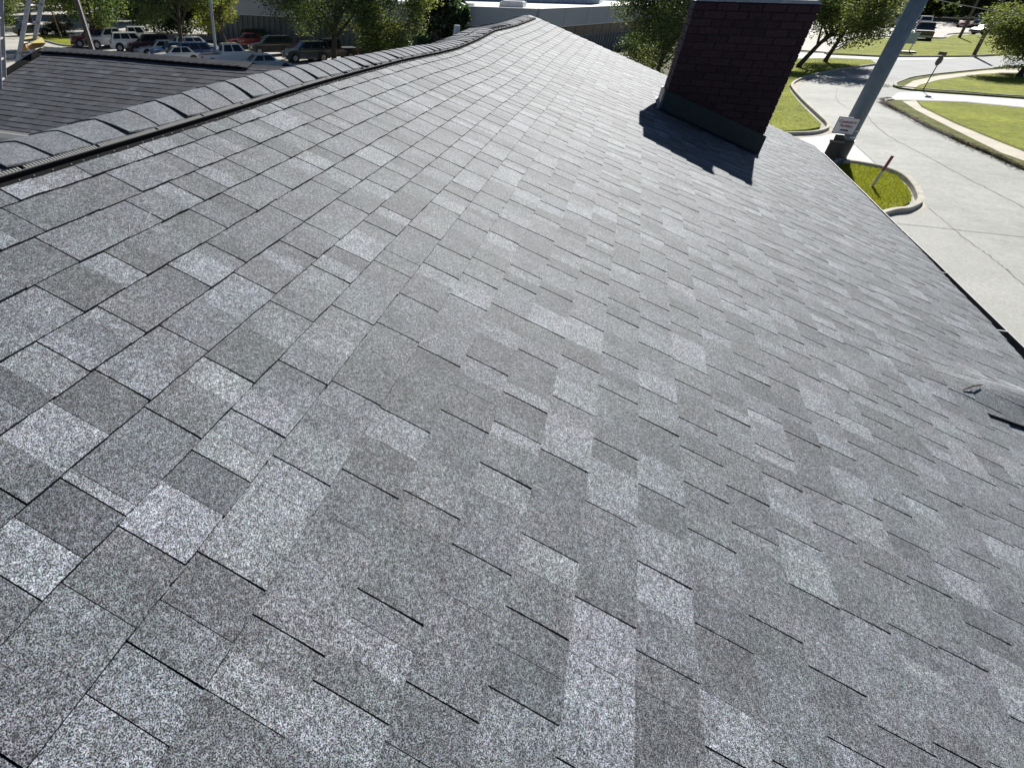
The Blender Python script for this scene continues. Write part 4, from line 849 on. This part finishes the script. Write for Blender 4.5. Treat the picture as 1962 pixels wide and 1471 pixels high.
def text(s, c, size, m, par):
    cu_ = bpy.data.curves.new('lettering', 'FONT'); cu_.body = s; cu_.size = size; cu_.align_x = 'CENTER'; cu_.align_y = 'CENTER'; cu_.extrude = .001; cu_.offset = .004
    o = bpy.data.objects.new('lettering', cu_); me = bpy.data.meshes.new_from_object(o); bpy.data.objects.remove(o)
    me.materials.clear(); me.materials.append(m); ob = bpy.data.objects.new('lettering', me); COL.objects.link(ob)
    z = Vector((0, 0, 1)); ob.matrix_basis = Matrix(((sdv.x, 0, nrm.x, c.x), (-sdv.y, 0, -nrm.y, -c.y), (0, 1, 0, c.z), (0, 0, 0, 1))); setpar(ob, par)
text('Customer', sc_+nrm*.012+Vector((0, 0, .13)), .135, M['ink'], face); text('Parking', sc_+nrm*.012+Vector((0, 0, -.005)), .135, M['ink'], face)
b = MB(); obox(b, sc_+nrm*.011+Vector((0, 0, -.15)), .26, .05, .003); b.build('black_bar', M['black'], face)
# red and white marker
mk = G(1671, 358, GZ+LH); t = thing('marker_post', 'leaning red and white utility marker post on the grass island', 'marker', tuple(mk))
dm = (Vector(ray(1706, 298))*1.0); tt = math.hypot(mk.x, mk.y)/math.hypot(dm.x, dm.y); topm = Vector((dm.x*tt, dm.y*tt, dm.z*tt)); topm = mk+(topm-mk)+Vector((0, .07, 0))
b = MB(); b.tube([mk, mk.lerp(topm, .52)], .042, 12); b.build('white_sleeve', mat('marker_white', (.55, .56, .54), .5), t)
b = MB(); b.tube([mk.lerp(topm, .52), topm], .046, 12); b.build('red_sleeve', M['red'], t)
# stop sign seen from behind
sp_ = G(1769, 172, GZ+LH); t = thing('stop_sign', 'back of an octagonal stop sign with a street name blade on the corner lawn', 'road sign', tuple(sp_))
b = MB(); b.bar(sp_, sp_+Vector((0, 0, 1.95)), .05, .04, (1, 0, 0)); b.build('post', M['signback'], t)
fa = Vector((.82, -.57, 0)).normalized(); fb = Vector((-fa.y, fa.x, 0)); c_ = sp_+Vector((0, 0, 1.62))+fa*.03
oc = [c_+fb*math.cos(math.pi/8+i*math.pi/4)*.28+Vector((0, 0, math.sin(math.pi/8+i*math.pi/4)*.28)) for i in range(8)]
b = MB(); b.faces(oc+[p+fa*.006 for p in oc], [tuple(range(7, -1, -1)), tuple(range(8, 16))]+[(i, (i+1) % 8, 8+(i+1) % 8, 8+i) for i in range(8)]); b.build('octagon_plate', M['signback'], t)
b = MB(); q = sp_+Vector((0, 0, 1.93)); b.hexa([q-fb*.05-fa*.22, q-fb*.04+fa*.32, q-fb*.035+fa*.32, q-fb*.045-fa*.22], [p+Vector((0, 0, .18)) for p in (q-fb*.05-fa*.22, q-fb*.04+fa*.32, q-fb*.035+fa*.32, q-fb*.045-fa*.22)]); b.build('name_blade', M['signback'], t)
for (px, h, label) in (((1866, 106), 6.5, 'dark timber utility pole nearer the street on the median lawn'), ((1838, 72.5), 6.5, 'dark timber utility pole at the car park edge of the median lawn')):
    p = G(*px, GZ+LH); b = MB(); lean = Vector((.25, -.35, h)); b.tube([p, p+lean*.5, p+lean], [.17, .15, .12], 10); tag(b.build('utility_pole', M['timber']), label, 'utility pole', 'timber utility poles on the median')
yp = G(1731, 101, GZ+LH); t = thing('yard_sign', 'pale blue grey double post sign panel on the median lawn behind the big pole', 'sign', tuple(yp))
yn = Vector((-.9, .1, 0)).normalized(); ys = Vector((.25, .97, 0))
for s in (-.45, .45): b = MB(); b.bar(yp+ys*s, yp+ys*s+Vector((0, 0, 1.6)), .07, .07, (1, 0, 0)); b.build('post', M['metal'], t)
b = MB(); p = yp+Vector((0, 0, .75)); b.hexa([p-ys*.6, p+ys*.6, p+ys*.6+yn*.03, p-ys*.6+yn*.03], [q_+Vector((0, 0, .95)) for q_ in (p-ys*.6, p+ys*.6, p+ys*.6+yn*.03, p-ys*.6+yn*.03)]); b.build('sign_panel', mat('pale_sign', (.30, .37, .38), .5), t)
b = MB(); b.box(yp.x-.5, yp.y-.9, GZ+LH, yp.x+.3, yp.y+.9, GZ+LH+.14); b.build('base', M['signback'], t)
lp = GLp(415.8, 121); b = MB(); b.tube([lp, lp+Vector((0, 0, 5)), lp+Vector((0, 0, 11))], [.15, .125, .11], 12); tag(b.build('lamp_pole', M['lamp_pole']), 'slim pale grey pole standing between the blue suv and white pickup', 'pole')
p0 = at(176, 92, 30); p1 = at(143, -12, 30.5); p00 = p0+(p0-p1)*((p0.z-GL)/(p1.z-p0.z))
b = MB(); b.tube([p00, p1+(p1-p0)*1.2], [.125, .10], 10); o = b.build('timber_pole', M['timber']); tag(o, 'leaning brown timber pole with a white cable right of the yellow wrapping', 'pole')
b = MB(); off = Vector((-.05, .12, 0)); b.tube([p00+off, p1+(p1-p0)*1.2+off], .018, 6); c = b.build('cable', M['white'], o)
st = GLp(119, 77); b = MB(); e_ = at(98, 20, st.length*.99); b.tube([st, e_], [.085, .07], 8); tag(b.build('stake', M['timber']), 'thin grey leaning stake on the lawn strip left of the timber pole', 'stake')
def wire(p, q, sag, label, r_=.02, nm='overhead_cable'):
    b = MB(); P = [Vector(p).lerp(Vector(q), i/14)-Vector((0, 0, sag*4*(i/14)*(1-i/14))) for i in range(15)]; b.tube(P, r_, 6); tag(b.build(nm, M['wire']), label, 'cable')
wire(at(1740, -12, 31), at(2300, 78, 33), .1, 'pale overhead cable running right from the big pole at the top edge', .012)
wire(at(1806, 33, 120), at(1905, 33, 120), .1, 'thin wire strung low before the dark wood beyond the far lot', .05)
# ------------------------------------------------------------------ commercial building behind
bl_ = thing('commercial_building', 'long flat roofed building with pale parapet band and corrugated walls behind the ridge', 'building', (85, -30, GL))
C0, CL, CR, CR2 = Vector((72.0, -9.1, 0)), Vector((74, -50, 0)), Vector((95.2, .4, 0)), Vector((120, 10.5, 0)); BK = Vector((138, -55, 0))
foot = [CL, C0, CR2, BK]
def wallseg(b, p, q, z0, z1, th=.25, out=0):
    d = (q-p).normalized(); n_ = Vector((-d.y, d.x, 0)); 
    if n_.dot(-p) < 0: n_ = -n_
    p, q = p+n_*out, q+n_*out
    b.hexa([Vector((p.x, p.y, z0)), Vector((q.x, q.y, z0)), Vector((q.x, q.y, z0))-n_*th, Vector((p.x, p.y, z0))-n_*th], [Vector((p.x, p.y, z1)), Vector((q.x, q.y, z1)), Vector((q.x, q.y, z1))-n_*th, Vector((p.x, p.y, z1))-n_*th])
zt, zf, zg = -2.5, -4.06, GL-.1
b = MB(); wallseg(b, CL, C0, zg, zf); wallseg(b, C0, CR2, zg, zf); wallseg(b, CL, BK, zg, zf); wallseg(b, BK, CR2, zg, zf); b.build('wall', M['panel'], bl_)
b = MB()
for p, q in ((CL, C0), (C0, CR2), (BK, CR2), (CL, BK)): wallseg(b, p, q, zf, zt, .35, .35)
b.build('parapet', M['parapet'], bl_)
b = MB()
for p, q in ((CL, C0), (C0, CR2)): wallseg(b, p, q, zt, zt+.05, .42, .38); wallseg(b, p, q, zf-.08, zf, .4, .30)
b.build('coping', M['white'], bl_)
d2 = (CR2-C0).normalized(); L2_ = (CR2-C0).length; n2 = Vector((-d2.y, d2.x, 0)); n2 = n2 if n2.dot(-C0) > 0 else -n2
for i in range(1, 10):                                 # joints of the pale parapet panels
    p = C0+d2*(i*L2_/10)+n2*.353; b = MB(); b.hexa([Vector((p.x, p.y, zf)), Vector((p.x, p.y, zf))+d2*.05, Vector((p.x, p.y, zf))+d2*.05+n2*.004, Vector((p.x, p.y, zf))+n2*.004], [Vector((p.x, p.y, zt)), Vector((p.x, p.y, zt))+d2*.05, Vector((p.x, p.y, zt))+d2*.05+n2*.004, Vector((p.x, p.y, zt))+n2*.004]); b.build('panel_joint', M['darkband'], bl_)
i = 0
while i*2.2 < L2_-2.6:                                  # dark window bays under the parapet on the right face
    p = C0+d2*(.3+i*2.2); b = MB(); wallseg(b, p, p+d2*2.1, zf-1.0, zf-.16, .05, .04); b.build('window', M['darkband'], bl_); i += 1
cnt = 0
def ribs(p, q, z0, z1, step, m):
    global cnt
    d = (q-p).normalized(); L_ = (q-p).length; s = 0
    while s < L_-step*.6 and cnt < 300:
        b = MB(); wallseg(b, p+d*s, p+d*(s+step*.55), z0, z1, .14, .12); b.build('wall_rib', M['panel'], bl_); s += step; cnt += 1
ribs(CL, C0, zg, zf-.10, .78, 'panel'); ribs(C0, CR2, zg, zf-1.2, .78, 'panel')
b = MB(); F4 = [CL, C0, CR2, BK]; b.face([Vector((p.x+(95-p.x)*.01, p.y, zt-.35)) for p in F4]); b.build('roof', M['roofwhite'], bl_)
b = MB(); b.box(105, -46, zt-.3, 115, -5, zt+2.7); b.build('upper_storey', M['parapet'], bl_)
for i in range(6): b = MB(); b.box(104.9, -44+i*6, zt+.8, 105, -39.2+i*6, zt+2.3); b.build('window', M['darkband'], bl_)
b = MB(); b.box(84, -15.2, zt-.35, 86.5, -12.4, zt+.18); b.box(84.2, -15, zt+.18, 86.3, -12.6, zt+.26); b.build('roof_unit', M['metal'], bl_)
b = MB(); b.box(78, -46, zt-.35, 78.8, -17, zt+.12); b.build('inner_parapet', M['white'], bl_)
# a dark shed beyond the far lot
sh = thing('dark_shed', 'dark shed among the trees beyond the far car park', 'shed', (215, 74, GZ))
b = MB(); b.box(212, 66, GZ, 222, 80, GZ+3.0); b.build('wall', M['darkband'], sh)
b = MB(); b.hexa([(211, 65, GZ+3.0), (223, 65, GZ+3.0), (223, 81, GZ+3.0), (211, 81, GZ+3.0)], [(217, 66, GZ+4.4), (217.4, 66, GZ+4.4), (217.4, 80, GZ+4.4), (217, 80, GZ+4.4)]); b.build('roof', M['metal'], sh)
